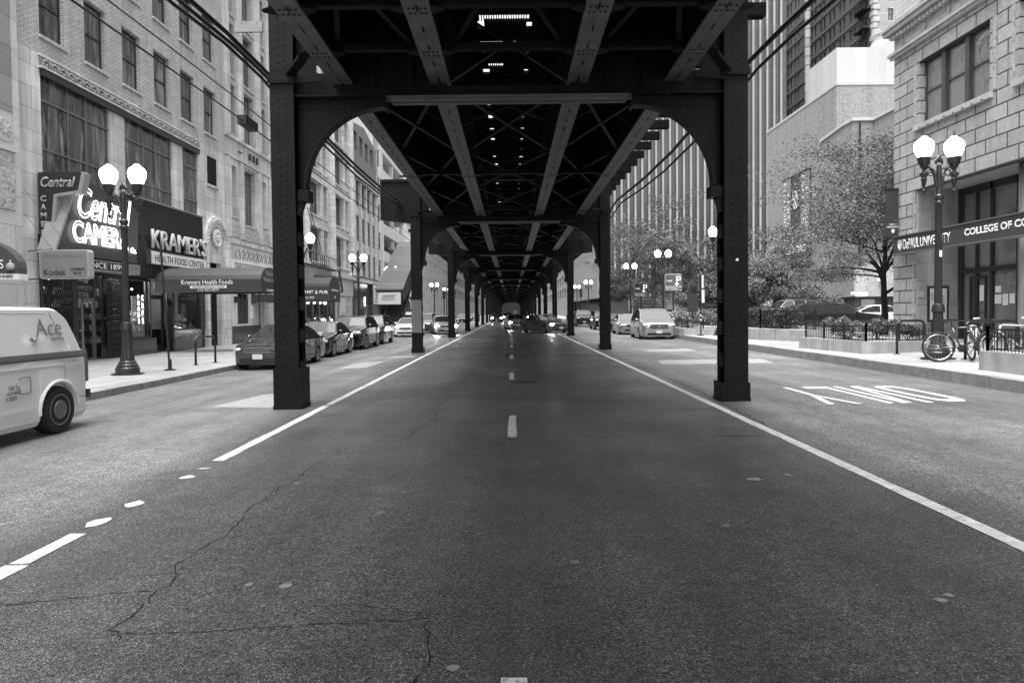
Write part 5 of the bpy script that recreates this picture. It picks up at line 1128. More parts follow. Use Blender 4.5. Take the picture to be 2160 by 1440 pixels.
# ------------------------------------------------------------------ trees
def tree(name, label, base, trunk_h, tr, crown_r, crown_h, seed, nleaf, ls, levels=4, lean=(0, 0), m=0, flat=.55, group='street trees', limbs=5, ucol=None, bias=(0, 0)):
    r = random.Random(seed); t = thing(name, label, 'tree', base, group=group); b = MB(); tips = []
    def br(p, d, L_, rad, lv):
        pts = [p]; rs = [rad]; q = p.copy(); dd = d.copy(); n = 4
        for i in range(n):
            jt = .16 if lv else .05; dd = (dd+Vector((r.gauss(0, jt), r.gauss(0, jt), r.gauss(0, .10)+.02*(lv < 2)))).normalized(); q = q+dd*L_/n; pts.append(q.copy()); rs.append(rad*(1-.5*(i+1)/n))
            if lv >= 2: tips.append((q.copy(), lv))
        b.tube(pts, rs, 7 if lv < 2 else 4, cap=False)
        if lv < levels:
            for k in range(r.choice((2, 3, 3)) if lv else limbs):
                i = r.randint(2, n); a = r.uniform(0, 2*pi) if lv else 2*pi*k/limbs+r.uniform(-.4, .4); spread = r.uniform(.55, 1.1)
                side = Vector((cos(a), sin(a), r.uniform(-.05, .45))).normalized(); nd = (dd*(1-spread*.6)+side*spread+Vector((bias[0], bias[1], 0))*.15).normalized()
                if lv >= 1: nd.z *= .6; nd.normalize()
                br(pts[i], nd, L_*r.uniform(.6, .85) if lv else crown_r*r.uniform(.40, .60), rs[i]*r.uniform(.5, .7), lv+1)
        else: tips.append((q.copy(), lv+1))
    br(Vector(base), Vector((lean[0], lean[1], 1)).normalized(), trunk_h, tr, 0)
    # leading shoots to reach the crown height
    top = Vector(base)+Vector((lean[0], lean[1], 1)).normalized()*trunk_h
    for k in range(3): br(top, Vector((r.uniform(-.35, .35), r.uniform(-.35, .35), 1)).normalized(), crown_h*r.uniform(.45, .62), tr*.5, 1)
    b.build('trunk', bark, t)
    c = MB(); T_ = [q for q, lv in tips if q.z > base[2]+trunk_h*.55]; r.shuffle(T_)
    dens = [r.random()**(3.2 if levels > 4 else 1.8) for _ in T_]; tot = sum(dens)
    for q, dn in zip(T_, dens):
        for k in range(int(nleaf*dn/tot)):
            s_ = crown_r*(.062 if levels > 4 else .075); leaf(c, (q.x+r.gauss(0, s_), q.y+r.gauss(0, s_), q.z+r.gauss(0, s_*flat)-.03), ls, r, .6)
    c.build('crown', leafm[m], t); return t
tree('street_tree', 'feathery young street tree beside the corner pier, in front of the white-painted wall', (14.75, 27.0, .4), 3.3, .15, 4.8, 5.6, 14, 52000, .05, levels=5, limbs=9, m=0, flat=.45, bias=(-.9, 0))
for k, (x, y, th, cr, ch, sd_, lab) in enumerate(((14.6, 50, 1.7, 3.5, 7.6, 21, 'bushy tree above the pale minivan, nearest of the group'), (14.4, 62, 1.9, 3.8, 8.5, 22, 'bushy tree beyond the smaller parking sign'), (15.2, 57, 2.2, 4.6, 12.0, 23, 'tallest bushy tree of the group before the striped tower'),
      (18.0, 54, 1.5, 3.4, 5.6, 24, 'bushy tree in the group, left of the nearest right column'), (20.3, 50, 1.5, 3.2, 4.8, 25, 'bushy tree seen just right of the nearest right column'), (12.6, 72, 2.2, 3.8, 8.5, 26, 'bushy tree furthest back beside the second right column'), (16.0, 49, 1.2, 2.6, 3.0, 27, 'low forked tree beside the bus stop pole'))):
    tree('bushy_tree', lab, (x, y, .35), th, .16, cr, ch, sd_, 34000, .08, levels=3, limbs=6, m=(1, 0, 1, 1, 0, 2, 1)[k], flat=.7, group='trees between the car park and the tower')
# ------------------------------------------------------------------ twin street lamps
def lamp_master():
    P = {}
    b = MB(); b.lathe((0, 0, 0), [(.36, 0), (.36, .03), (.27, .04), (.27, .16), (.25, .19), (.235, .19), (.235, .24), (.20, .27), (.20, .31), (.165, .34), (.16, .40)], 24); P['base'] = b.mesh('base', lampiron)
    b = MB(); b.lathe((0, 0, 0), [(.16, .40), (.12, .62), (.105, 1.02), (.10, 1.08)], 32, flute=.07); P['pedestal'] = b.mesh('pedestal', lampiron)
    b = MB(); b.lathe((0, 0, 0), [(.13, 1.08), (.14, 1.11), (.13, 1.2), (.115, 1.26), (.09, 1.28)], 16); P['collar'] = b.mesh('collar', lampiron)
    b = MB(); b.lathe((0, 0, 0), [(.082, 1.28), (.07, 3.55)], 24, flute=.1); b.lathe((0, 0, 0), [(.075, 3.55), (.10, 3.57), (.10, 3.61), (.085, 3.63), (.085, 3.67), (.1, 3.69), (.1, 3.75), (.075, 3.78), (.06, 3.9), (.06, 4.3), (.05, 4.45), (.0, 4.47)], 16); P['pole'] = b.mesh('pole', lampiron)
    b = MB()
    for s in (-1, 1):
        b.tube([(s*.05, 0, 3.95), (s*.09, 0, 4.2), (s*.16, 0, 4.36), (s*.24, 0, 4.42), (s*.33, 0, 4.36)], [.04, .04, .035, .03, .03], 8)
        b.tube([(s*(.2+.07*cos(a)), 0, 4.28+.07*sin(a)) for a in [k*pi/5 for k in range(9)]], .016, 6)
        b.lathe((s*.345, 0, 0), [(0.0, 3.78), (.028, 3.84), (.032, 3.88), (.015, 3.92), (.02, 3.95), (.045, 4.02), (.062, 4.14), (.05, 4.17), (.065, 4.19), (.10, 4.22), (.10, 4.27), (.04, 4.30), (.035, 4.36), (.07, 4.39), (.09, 4.44), (.12, 4.50), (.145, 4.60), (.15, 4.63)], 14)
    for k in range(7): a = pi*(k+.5)/7; b.blob((.07*cos(a), 0, 4.50+.11*sin(a)), (.035, .03, .06), 6, 4)
    b.blob((0, 0, 4.6), (.05, .04, .1), 6, 5); P['arms'] = b.mesh('arms', lampiron)
    b = MB(); b.lathe((0, 0, 0), [(.115, .0), (.15, .05), (.19, .15), (.207, .25), (.20, .31), (.178, .35), (.172, .365), (.14, .39), (.10, .425), (.065, .455), (.05, .48), (.0, .485)], 20); P['globe'] = b.mesh('globe', globe, smooth=True)
    b = MB(); b.lathe((0, 0, 0), [(.055, .475), (.058, .485), (.03, .505), (.035, .52), (.018, .54), (.022, .57), (.0, .59)], 10); P['finial'] = b.mesh('finial', lampiron)
    return P
LP = lamp_master()
LD = bpy.data.lights.new('bulb', 'POINT'); LD.energy = 22; LD.shadow_soft_size = .2
def lamp(x, y, label, near=False):
    t = thing('street_lamp', label, 'street lamp', (x, y, gz(x)), group='twin globe street lamps')
    for k in ('base', 'pedestal', 'collar', 'pole', 'arms'): obj(k, LP[k], t)
    for s in (-1, 1): g_ = obj('globe', LP['globe'], t, (s*.345, 0, 4.63)); obj('finial', LP['finial'], g_)
    if near: b = MB(); b.box(-.03, .03, -.082, -.078, 2.35, 2.5); b.build('sticker', signw, t, world=False)
lamp(-9.41, 16.7, 'twin globe street lamp before the neon camera sign'); lamp(9.85, 15.75, 'twin globe street lamp behind the bicycles, before the university sign', True)
for y, l_ in ((31, 'twin globe street lamp half hidden by the nearest left column'), (42.2, 'twin globe street lamp before the terracotta building shopfront'), (53.9, 'twin globe street lamp beside the station stair'), (84, 'twin globe street lamp between the second and third left columns'), (100, 'small distant twin globe lamp beside the third left column')): lamp(-9.41, y, l_)
for y, l_ in ((32.2, 'twin globe street lamp half hidden by the nearest right column'), (44.3, 'twin globe street lamp right above the pale minivan'), (56.4, 'twin globe street lamp left of the small dark parking sign'), (71.5, 'twin globe street lamp half hidden by the second right column'), (87, 'twin globe street lamp left of the second right column, larger of two'), (102, 'smallest twin globe street lamp left of the second right column')): lamp(9.87, y, l_)

# ------------------------------------------------------------------ cars
def interp(P, x):
    for (a, c), (e, f) in zip(P, P[1:]):
        if x <= e: return c+(f-c)*(x-a)/max(1e-9, e-a)
    return P[-1][1]
KIND = {
 'sedan': dict(top=[(0,.40),(.012,.50),(.05,.565),(.12,.60),(.28,.67),(.31,.69),(.45,.965),(.52,1.),(.64,.985),(.71,.93),(.84,.745),(.955,.72),(.985,.66),(1,.42)], ws=(.30,.46), rw=(.70,.85), sg=(.335,.80), pil=(.56,), belt=.67, th=.40),
 'suv': dict(top=[(0,.38),(.012,.52),(.04,.585),(.12,.63),(.25,.675),(.275,.69),(.39,.94),(.45,.99),(.55,1.),(.85,.975),(.91,.93),(.975,.68),(.99,.5),(1,.36)], ws=(.27,.40), rw=(.91,.975), sg=(.30,.90), pil=(.52,.72), belt=.665, th=.34),
 'minivan': dict(top=[(0,.34),(.01,.46),(.035,.53),(.10,.585),(.175,.64),(.20,.66),(.36,.93),(.43,.985),(.55,1.),(.88,.98),(.94,.93),(.98,.68),(.992,.5),(1,.34)], ws=(.195,.38), rw=(.94,.98), sg=(.25,.93), pil=(.46,.68), belt=.60, th=.26),
 'van': dict(top=[(0,.36),(.01,.48),(.04,.54),(.16,.60),(.19,.63),(.33,.94),(.38,.99),(.5,1.),(.835,1.),(.865,.985),(.90,.93),(.965,.70),(.985,.56),(.995,.4),(1,.28)], ws=(.185,.34), rw=(2,3), sg=(.23,.40), pil=(), belt=.64, th=.10),
}
def wheel_mesh(r, w_):
    b = MB(); b.lathe((0, 0, 0), [(r*.66, -w_/2), (r*.93, -w_/2), (r, -w_*.33), (r, w_*.33), (r*.93, w_/2), (r*.66, w_/2)], 28, 'y')
    for k in range(28): pass
    return b.mesh('wheel', rubber, smooth=False)
def rim_mesh(r, w_, steel_wheel=False):
    b = MB(); b.lathe((0, w_*.5, 0), [(r*.70, -.02), (r*.70, .004), (r*.63, .004), (r*.60, -.03), (r*.2, -.045), (0, -.045)], 24, 'y')
    if steel_wheel:
        b = MB(); b.lathe((0, w_*.5, 0), [(r*.66, -.03), (r*.66, .002), (r*.62, .008), (r*.58, -.004), (r*.52, -.022), (r*.42, -.012), (r*.38, .008), (r*.34, .014), (r*.30, .004), (0, .006)], 32, 'y')
        for k in range(16): a = 2*pi*k/16; b.blob((r*.5*cos(a), w_*.5-.018, r*.5*sin(a)), (.012, .006, .012), 6, 4)
    else:
        for k in range(7): a = 2*pi*k/7; b.bar((r*.12*cos(a), w_*.5-.018, r*.12*sin(a)), (r*.63*cos(a), w_*.5-.008, r*.63*sin(a)), .035, .03)
        b.lathe((0, w_*.5, 0), [(r*.16, -.03), (r*.14, .002), (0, .006)], 10, 'y')
    return b.mesh('rim', mat('steel_rim', .13, .4, metal=.3, var=.2) if steel_wheel else alloy)
WM = {}
def car(name, label, cat, x, y, rz_deg, L_, W, H, kind, pm, group=None, wr=.285, wb=None, fo=None, lit=False, grille='bar', gm=None, plate=True, glass=None, steer=0, steelw=False, z=None):
    k = KIND[kind]; t = thing(name, label, cat, (x, y, gz(x) if z is None else z), R(rz_deg), group); gm = gm or GL_CAR
    wb = wb or L_*.60; fo = fo or L_*.19; xc = [fo, fo+wb]; ra = wr*1.13; cz = wr
    belt = k['belt']*H; zb = .15 if kind != 'suv' else .2
    ss = sorted({i/64 for i in range(65)} | {v for q in (k['ws'], k['rw'], k['sg']) for v in q if v < 1} | {v for q in k['pil'] for v in (q-.012, q+.012)} | {(c+ra*cos(a))/L_ for c in xc for a in [pi*i/10 for i in range(11)]} | {.004, .012, .025, .99})
    ss = [s for s in ss if 0 <= s <= 1]
    wprof = [(0,.74),(.008,.80),(.03,.885),(.07,.95),(.14,.99),(.3,1),(.8,1),(.92,.965),(.97,.925),(.99,.87),(1,.82)]
    rows = []
    for s in ss:
        w_ = W/2*interp(wprof, s); zt = H*interp(k['top'], s); zs = min(belt, zt-.035); X = L_/2-s*L_; arch = 0
        for c in xc:
            dx = s*L_-c
            if abs(dx) < ra: arch = max(arch, cz+math.sqrt(max(0, ra*ra-dx*dx)))
        z1 = max(zb+(.06 if s < .02 or s > .985 else 0), arch); z2 = max(zb+.07, arch+.005); mid = max(.5*(zb+belt)+.03, z2+.02); zs = max(zs, mid+.05); z4 = max(zs-.06, mid+.02)
        y6 = W/2*.955*interp(wprof, s)-max(0, zt-.045-zs)*k['th']-.025
        fl = .018 if arch and arch > cz+.1 else 0
        rows.append([(X, 0, zb+.02), (X, w_*.86, max(zb, 0)), (X, w_*.93, z1), (X, w_*.985+fl, z2), (X, w_+fl*.6, mid), (X, w_*.985, z4), (X, w_*.955, zs), (X, y6, max(zt-.045, zs+.01)), (X, y6-.05, max(zt-.016, zs+.015)), (X, y6*.5, max(zt-.002, zs+.02)), (X, 0, max(zt, zs+.022))])
    body, wsh, rwn, sgl = MB(), MB(), MB(), {1: MB(), -1: MB()}
    nR = len(rows[0])
    for i in range(len(ss)-1):
        sm = (ss[i]+ss[i+1])/2
        inarch = any(abs(sm*L_-c) < ra for c in xc)
        for j in range(nR-1):
            if j == 1 and inarch: pass
            for sgn in (1, -1):
                q = [rows[i][j], rows[i+1][j], rows[i+1][j+1], rows[i][j+1]]; q = [(a, e*sgn, f) for a, e, f in q]
                tgt = body
                if j == 6 and k['sg'][0] < sm < k['sg'][1] and (rows[i][7][2]-rows[i][6][2]) > .10 and (rows[i+1][7][2]-rows[i+1][6][2]) > .10 and not any(abs(sm-p) < .012 for p in k['pil']): tgt = sgl[sgn]
                elif j >= 8 and k['ws'][0] < sm < k['ws'][1]: tgt = wsh
                elif j >= 8 and k['rw'][0] < sm < k['rw'][1]: tgt = rwn
                tgt.quad(*(q if sgn > 0 else q[::-1]))
    for e in (0, -1):
        rr_ = rows[e]; body.quad(*([p for p in rr_]+[(p[0], -p[1], p[2]) for p in rr_[::-1][1:-1]]))
    bo = body.build('body', pm, t, world=False, smooth=True)
    bpy_edges = bo.data
    try: bo.data.set_sharp_from_angle(angle=R(32))
    except Exception: pass
    wsh.build('windscreen', gm, t, world=False, smooth=True) if wsh.v else None; rwn.build('rear_window', gm, t, world=False, smooth=True) if rwn.v else None
    for s in (1, -1): sgl[s].build('side_window', GL_CAR, t, world=False)
    # wheel wells, wheels
    kk = (wr, steelw)
    if kk not in WM: ww_ = .23 if steelw else .19; WM[kk] = (wheel_mesh(wr, ww_), rim_mesh(wr, ww_, steelw))
    for c in xc:
        b = MB(); b.box(L_/2-c-ra, L_/2-c+ra, -W*.36, W*.36, zb+.03, cz+ra*.9); b.build('wheel_well', black, t, world=False)
        for s in (1, -1):
            o = obj('wheel', WM[kk][0], t, (L_/2-c, s*(W/2-.10), wr)); o.rotation_euler = (0, 0, (0 if s > 0 else pi)+(R(steer) if c == xc[0] else 0)); obj('rim', WM[kk][1], o)
    F = L_/2
    # lights and face
    hz = H*interp(k['top'], .03)-.09
    for s in (1, -1):
        b = MB(); m_ = headl if lit else mat('headlamp_glass', .55, .12, metal=.6, var=.3, vs=30)
        if kind in ('van',): b.box(F+.0, F+.03, s*W*.28, s*W*.38, hz-.08, hz+.05)
        else: b.blob((F-.115, s*W*.375, hz), (.125, .16, .062 if kind != 'minivan' else .075), 12, 8)
        b.build('headlight', m_, t, world=False, smooth=True)
        b = MB(); b.box(-F-.012, -F+.12, s*W*.36, s*(W*.425), H*.46, H*.62); (b.build('tail_light', mat('tail_lamp', .08, .2), t, world=False) if kind != 'van' else None)
        b = MB(); mx_ = F-L_*(k['ws'][0]+.05); b.blob((mx_, s*(W/2+.05), belt+.06), (.06, .10, .055), 10, 6); b.build('mirror', pm, t, world=False, smooth=True)
        b = MB(); b.box(F-L_*.42, F-L_*.47, s*(W/2+.004), s*(W/2+.016), belt-.13, belt-.11); b.box(F-L_*.66, F-L_*.70, s*(W/2+.004), s*(W/2+.016), belt-.13, belt-.11); b.build('door_handle', pm, t, world=False)
        b = MB()
        for xx in (.335, .535, .735 if kind != 'sedan' else .74): b.box(F-L_*xx, F-L_*xx-.008, s*(W/2*.9965), s*(W/2+.002), zb+.16, belt-.05)
        b.box(F-L_*.335, F-L_*.74, s*(W/2*.99), s*(W/2+.004), zb+.14, zb+.155); (b.build('door_seam', black, t, world=False) if kind != 'van' else None)
    gz0, gz1 = hz-.07, hz+.045
    if grille == 'bar':
        b = MB(); b.prism(rr(-W*.24, W*.24, gz0, gz1, .03, 3), 'x', F-.06, F+.012); b.build('grille', black, t, world=False); b = MB()
        for q in (0, .5, 1): b.box(F+.0, F+.018, -W*.24, W*.24, gz0+(gz1-gz0)*q-.006, gz0+(gz1-gz0)*q+.006)
        b.build('grille_trim', chrome, t, world=False)
    elif grille == 'cross':
        gz0 -= .07; b = MB(); b.prism(rr(-W*.25, W*.25, gz0-.02, gz1, .035, 3), 'x', F-.06, F+.012); b.build('grille', black, t, world=False); b = MB()
        for q in (.28, .68): b.box(F+.0, F+.022, -W*.24, W*.24, gz0+(gz1-gz0)*q-.012, gz0+(gz1-gz0)*q+.012)
        b.box(F, F+.024, -.03, .03, gz0-.02, gz1); b.build('grille_trim', chrome, t, world=False)
    elif grille == 'single':
        b = MB(); b.prism(rr(-W*.2, W*.2, gz0-.17, gz1, .05, 3), 'x', F-.06, F+.012); b.build('grille', black, t, world=False); b = MB()
        for q in range(-6, 7): b.box(F+.0, F+.02, q*W*.03-.004, q*W*.03+.004, gz0-.15, gz1-.01)
        b.tube([(F+.014, p[0], p[1]) for p in rr(-W*.2, W*.2, gz0-.17, gz1, .05, 3)], .012, 5); b.build('grille_trim', chrome, t, world=False)
    b = MB(); b.prism(rr(-W*.33, W*.33, zb+.06, zb+.19, .05, 3), 'x', F-.05, F+.006); b.build('lower_intake', black, t, world=False)
    if plate:
        b = MB(); b.box(F+.01, F+.025, -.14, .14, zb+.16, zb+.30); pl_ = b.build('licence_plate', mat('plate', .5, .5, var=.25, vs=25), t, world=False)
    b = MB(); b.box(F-L_*.30, F-L_*.302-.004, -W*.33, W*.33, 0, 0.0001)
    if kind in ('suv',): 
        b = MB()
        for s in (1, -1): b.tube([(F-L_*.5, s*W*.34, H*.99+.02), (F-L_*.85, s*W*.34, H*.975+.02)], .015, 6)
        b.build('roof_rails', black, t, world=False)
    return t
pblack = mat('black_car_paint', .004, .22, coat=1, var=.1); pdark = mat('dark_car_paint', .012, .25, coat=1, var=.1); pgrey = mat('graphite_car_paint', .05, .28, coat=1, var=.1)
psilver = mat('silver_car_paint', .26, .28, metal=.5, coat=1, var=.04); pwhite = mat('white_car_paint', .75, .3, coat=1, var=.03); ptaxi = mat('taxi_paint', .4, .3, coat=1, var=.03)
LG = 'cars parked along the left kerb'; RG = 'cars parked along the right kerb'
car('parked_car', 'dark sedan parked at the left kerb, nearest the viewer, half behind the nearest column', 'car', -7.05, 21.1, -91, 4.15, 1.56, 1.25, 'sedan', pdark, LG, fo=.72, wb=2.32, wr=.265)
car('parked_car', 'shiny black sedan with bright alloy wheels, second in the left kerb row', 'car', -7.2, 26.0, -90, 4.2, 1.6, 1.28, 'sedan', pblack, LG, gm=GL_LIGHTCAR, grille='cross', wr=.29, fo=.75, wb=2.45)
car('parked_car', 'black sport utility with an upright slatted grille, third in the left kerb row', 'car', -7.15, 31.0, -90, 4.1, 1.66, 1.47, 'suv', pblack, LG, grille='single', wr=.33, steer=-14, fo=.8, wb=2.5, gm=GL_LIGHTCAR)
car('parked_car', 'dark grey crossover behind the black sport utility at the left kerb', 'car', -7.2, 35.6, -90, 4.0, 1.6, 1.48, 'suv', pdark, LG, wr=.31, gm=GL_LIGHTCAR)
car('parked_car', 'white sedan at the far end of the left kerb row', 'car', -6.85, 46.2, -90, 4.2, 1.62, 1.26, 'sedan', pwhite, LG)
car('parked_car', 'grey minivan beyond the white sedan on the left side', 'minivan', -6.9, 54.5, -90, 4.4, 1.75, 1.55, 'minivan', pgrey, LG)
car('parked_minivan', 'pale silver minivan parked at the right kerb', 'minivan', 7.42, 36.1, -92, 4.5, 1.80, 1.56, 'minivan', psilver, RG, grille='cross', wr=.30, gm=GL_LIGHTCAR, fo=.85, wb=2.7)
car('parked_car', 'silver sedan right behind the pale minivan', 'car', 7.35, 43.0, -91, 4.2, 1.6, 1.26, 'sedan', psilver, RG, gm=GL_LIGHTCAR)
car('parked_car', 'black sedan behind the silver sedan at the right kerb', 'car', 7.3, 49.2, -90, 4.3, 1.62, 1.27, 'sedan', pblack, RG)
car('parked_car', 'dark crossover partly hidden by the second right column', 'car', 7.25, 54.6, -90, 4.1, 1.65, 1.5, 'suv', pblack, RG)
car('parked_car', 'dark sport utility with a bright grille, furthest in the right kerb row', 'car', 7.1, 67.5, -92, 4.2, 1.7, 1.6, 'suv', pdark, RG, grille='cross')
car('parked_car', 'pale car beyond the far right sport utility', 'car', 7.0, 76, -90, 4.2, 1.65, 1.4, 'sedan', psilver, RG)
car('oncoming_taxi', 'taxi coming on with lit headlights, left of the third column', 'taxi', -4.95, 50.2, -80, 4.3, 1.75, 1.35, 'minivan', ptaxi, None, lit=True)
TX = car('oncoming_taxi', 'taxi with a roof sign and lit headlights in the middle of the road', 'taxi', .35, 60, -84, 4.4, 1.7, 1.3, 'sedan', ptaxi, None, lit=True)
b = MB(); b.prism([(-.5, 1.32), (.5, 1.32), (.42, 1.62), (-.42, 1.62)], 'y', -.15, .15); b.build('roof_sign', mat('roof_sign', .5, .4, var=0), TX, world=False)
car('oncoming_car', 'dark sedan with lit headlights slanting across the right middle lane', 'car', 2.35, 48.5, -62, 4.5, 1.75, 1.3, 'sedan', pgrey, None, lit=True)
for x, y, l_ in ((-2.0, 96, 'distant car with lit headlights near the left lane line'), (-.6, 118, 'distant car with lit headlights by the centre line'), (2.1, 112, 'distant car with lit headlights under the right middle lane'), (-6.2, 88, 'distant dark car on the left beyond the third column'), (-6.3, 118, 'distant pale car beyond the left cross street'), (6.4, 120, 'distant pale car beyond the right cross street')):
    car('distant_car', l_, 'car', x, y, -90, 4.2, 1.65, 1.4, 'suv' if x < 0 else 'sedan', pdark if x < 3 else psilver, 'distant cars', lit=abs(x) < 3)
car('lot_car', 'dark sport hatchback side-on in the car park behind the planters', 'car', 17.1, 36.2, -8, 4.9, 1.7, 1.62, 'suv', pdark, 'cars in the car park', wr=.32, z=.2)
car('lot_car', 'pale sport utility behind the dark hatchback in the car park', 'car', 18.6, 46, 188, 4.3, 1.7, 1.75, 'suv', psilver, 'cars in the car park', z=.4)
car('lot_car', 'small white car furthest left in the car park', 'car', 18.6, 51.5, 175, 3.9, 1.6, 1.4, 'sedan', pwhite, 'cars in the car park', z=.4)
car('lot_car', 'white sedan partly behind the corner pier in the car park', 'car', 20.9, 38.5, -10, 4.4, 1.7, 1.3, 'sedan', pwhite, 'cars in the car park', z=.4)
bt = thing('parking_booth', 'dark attendant booth with a white box on its roof behind the parked hatchback', 'booth', (24, 46, .4)); b = MB(); b.box(22.9, 25.6, 45.5, 47, .4, 2.2); b.build('walls', mat('booth', .04, .6), bt)
b = MB(); b.box(22.8, 25.7, 45.4, 47.1, 2.2, 2.28); b.build('roof', dkmetal, bt); b = MB(); b.box(23.3, 24.2, 45.44, 45.5, 1.0, 2.1); b.build('window', GL_GREY, bt); b = MB(); b.prism(rr(23.1, 24.0, 2.29, 2.62, .1), 'y', 45.9, 46.5); b.build('roof_unit', signw, bt)
# delivery van
V = car('delivery_van', 'white delivery van with a dark side stripe and coffee lettering at the left edge', 'van', -6.88, 7.72, -90, 4.25, 1.72, 1.68, 'van', mat('van_paint', .66, .4, coat=.15, var=.05, vs=1.5), None, wr=.315, fo=.62, wb=2.83, steelw=True, grille='bar', z=-.045)
def vy(z): # half width of the van side at height z
    zs = .64*1.68; w_ = .86
    if z < .62: return w_
    if z < zs-.06: return w_*(1-.015*(z-.62)/(zs-.06-.62))
    if z < zs: return w_*(.985-.03*(z-zs+.06)/.06)
    return w_*.955-(z-zs)*.10-.025*min(1, (z-zs)/.5)
b = MB(); zz = [.985, 1.0, 1.02, 1.055, 1.075]
for a, c in zip(zz, zz[1:]): b.quad((-1.97, vy(a)+.006, a), (2.0, vy(a)+.006, a), (2.0, vy(c)+.006, c), (-1.97, vy(c)+.006, c))
b.build('side_stripe', mat('van_stripe', .07, .4, var=0), V, world=False)
vt = R(9); vrot = (pi/2-vt, 0, pi); vg = mat('van_lettering', .2, .5, var=0)
def vtext(s_, w_, h_, x, z, **k): text(s_, w_, h_, (x, vy(z)+.012, z), vg, V, (pi/2-(vt if z > 1.1 else 0), 0, pi), world=False, depth=.004, **k)
vtext('Ace', .50, .22, -1.27, 1.41, bold=.0); vtext('Coffee Bar, Inc.', .27, .05, -1.42, 1.255); vtext('1234 Lake St.'[5:], .17, .06, -.50, .70); vtext('Addison, IL 60101'[5:] if False else 'ed, IL 60107', .24, .055, -.5, .63); vtext('3-2800', .18, .055, -.45, .565)
b = MB(); b.tube([(-1.02, vy(1.35)+.012, 1.33), (-1.0, vy(1.3)+.014, 1.27), (-.95, vy(1.25)+.016, 1.24), (-.90, vy(1.28)+.016, 1.28)], .013, 5); b.build('lettering', vg, V, world=False)
b = MB(); b.tube([(p[0], .864, p[1]) for p in rr(-.80, -.60, .60, .80, .03, 3)]+[(-.60, .864, .70)], .004, 4); b.build('fuel_flap', dkmetal, V, world=False)
b = MB(); b.box(-1.80, 2.0, .851, .860, .90, .912); b.box(-.86+.0, 1.6, .862, .872, .40, .41); b.build('side_crease', mat('van_paint', .74, .3), V, world=False)
b = MB(); b.tube([(-.98+0*a, 0, 0) for a in (0, 1)], .001, 3)
xw = 4.25/2-(.62+2.83)
seam = mat('panel_gap', .12, .5, var=0)
b = MB(); b.tube([(-1.62+.27*((z-1.08)/.5), vy(z)+.002, z) for z in (1.6, 1.5, 1.4, 1.3, 1.2, 1.09)], .0035, 4); b.tube([(-1.45, .866, .93), (-1.45, .868, .60)], .003, 4); b.tube([(-1.28, vy(1.6)+.002, 1.585), (1.0, vy(1.6)+.002, 1.585)], .004, 4); b.tube([(.15, .868, .35), (.15, .866, .95)], .004, 4); b.tube([(.15, vy(1.1)+.002, 1.1), (.15, vy(1.55)+.002, 1.55)], .004, 4); b.tube([(-2.0, .80, .42), (-1.75, .868, .43)], .006, 4); b.build('panel_gaps', seam, V, world=False)
b = MB(); b.tube([(xw+.385*cos(a), .872, .315+.385*sin(a)) for a in [pi*k/14-.08 for k in range(15)]], .022, 6); b.build('wheel_arch_lip', mat('van_paint', .74, .3), V, world=False)
b = MB(); b.box(-2.05, -2.105, .76, .775, .62, .96); b.build('tail_lamp', mat('tail_lamp2', .12, .2), V, world=False); b = MB(); b.box(-2.10, -2.17, -.74, .76, .38, .50); b.build('rear_bumper', dkmetal, V, world=False)
b = MB(); P = [(.05, 0), (.02, .018), (-.02, .018), (-.05, 0), (-.02, -.018), (.02, -.018)]; b.prism([(xw+p[0]*.8, .315+p[1]*.9) for p in P], 'y', .872, .877); b.build('wheel_badge', lettr, V, world=False)
b = MB(); b.lathe((xw, .865, .315), [(.095, -.02), (.095, .005), (0, .006)], 20, 'y'); b.build('hub_cap', black, V, world=False)

# ------------------------------------------------------------------ street furniture
def hoop(label, p, q, h):
    zb = gz(p[0]); t = thing('bike_rack', label, 'bike rack', (p[0], p[1], zb)); b = MB(); P = [(p[0], p[1], zb)]; P.append((p[0], p[1], zb+h-.16))
    for i in range(1, 6): a = pi/2*i/6; f = .16*(1-cos(a))/math.dist(p, q); P.append((p[0]+(q[0]-p[0])*f, p[1]+(q[1]-p[1])*f, zb+h-.16+.16*sin(a)))
    Q = [(q[0]-(x-p[0]), q[1]-(y-p[1]), z) for x, y, z in P[::-1]]
    b.tube(P+Q, .033, 10); b.build('hoop', iron, t, smooth=True); b = MB()
    for e in (p, q): b.lathe((e[0], e[1], zb), [(.085, 0), (.085, .012), (0, .013)], 12)
    b.build('base_plates', iron, t)
hoop('black hoop bike rack on the left sidewalk beside the leaning pole', (-9.08, 19.6), (-8.95, 20.6), .80); hoop('black hoop bike rack standing empty before the low planter', (9.95, 17.6), (10.75, 17.75), .86); hoop('black hoop bike rack that the bicycles lean on', (10.25, 15.4), (11.55, 15.55), .86)
t = thing('bare_pole', 'thin black pole without a sign, leaning on the left sidewalk', 'pole', (-8.95, 17.85, .07)); b = MB(); b.tube([(-8.95, 17.85, .07), (-8.97, 17.85, .4), (-9.12, 17.85, 3.34)], .03, 8); b.build('post', iron, t); b = MB(); b.lathe((-8.95, 17.85, .07), [(.15, 0), (.15, .02), (.05, .05), (.045, .28)], 12); b.build('foot', iron, t)
t = thing('bus_stop_pole', 'black bus stop pole with two narrow white panels and a striped sleeve', 'pole', (9.0, 32.4, .28)); b = MB(); b.tube([(9.0, 32.4, .28), (9.0, 32.4, 3.18)], .035, 8); b.lathe((9, 32.4, .28), [(.17, 0), (.17, .03), (.05, .08)], 10); b.build('post', iron, t)
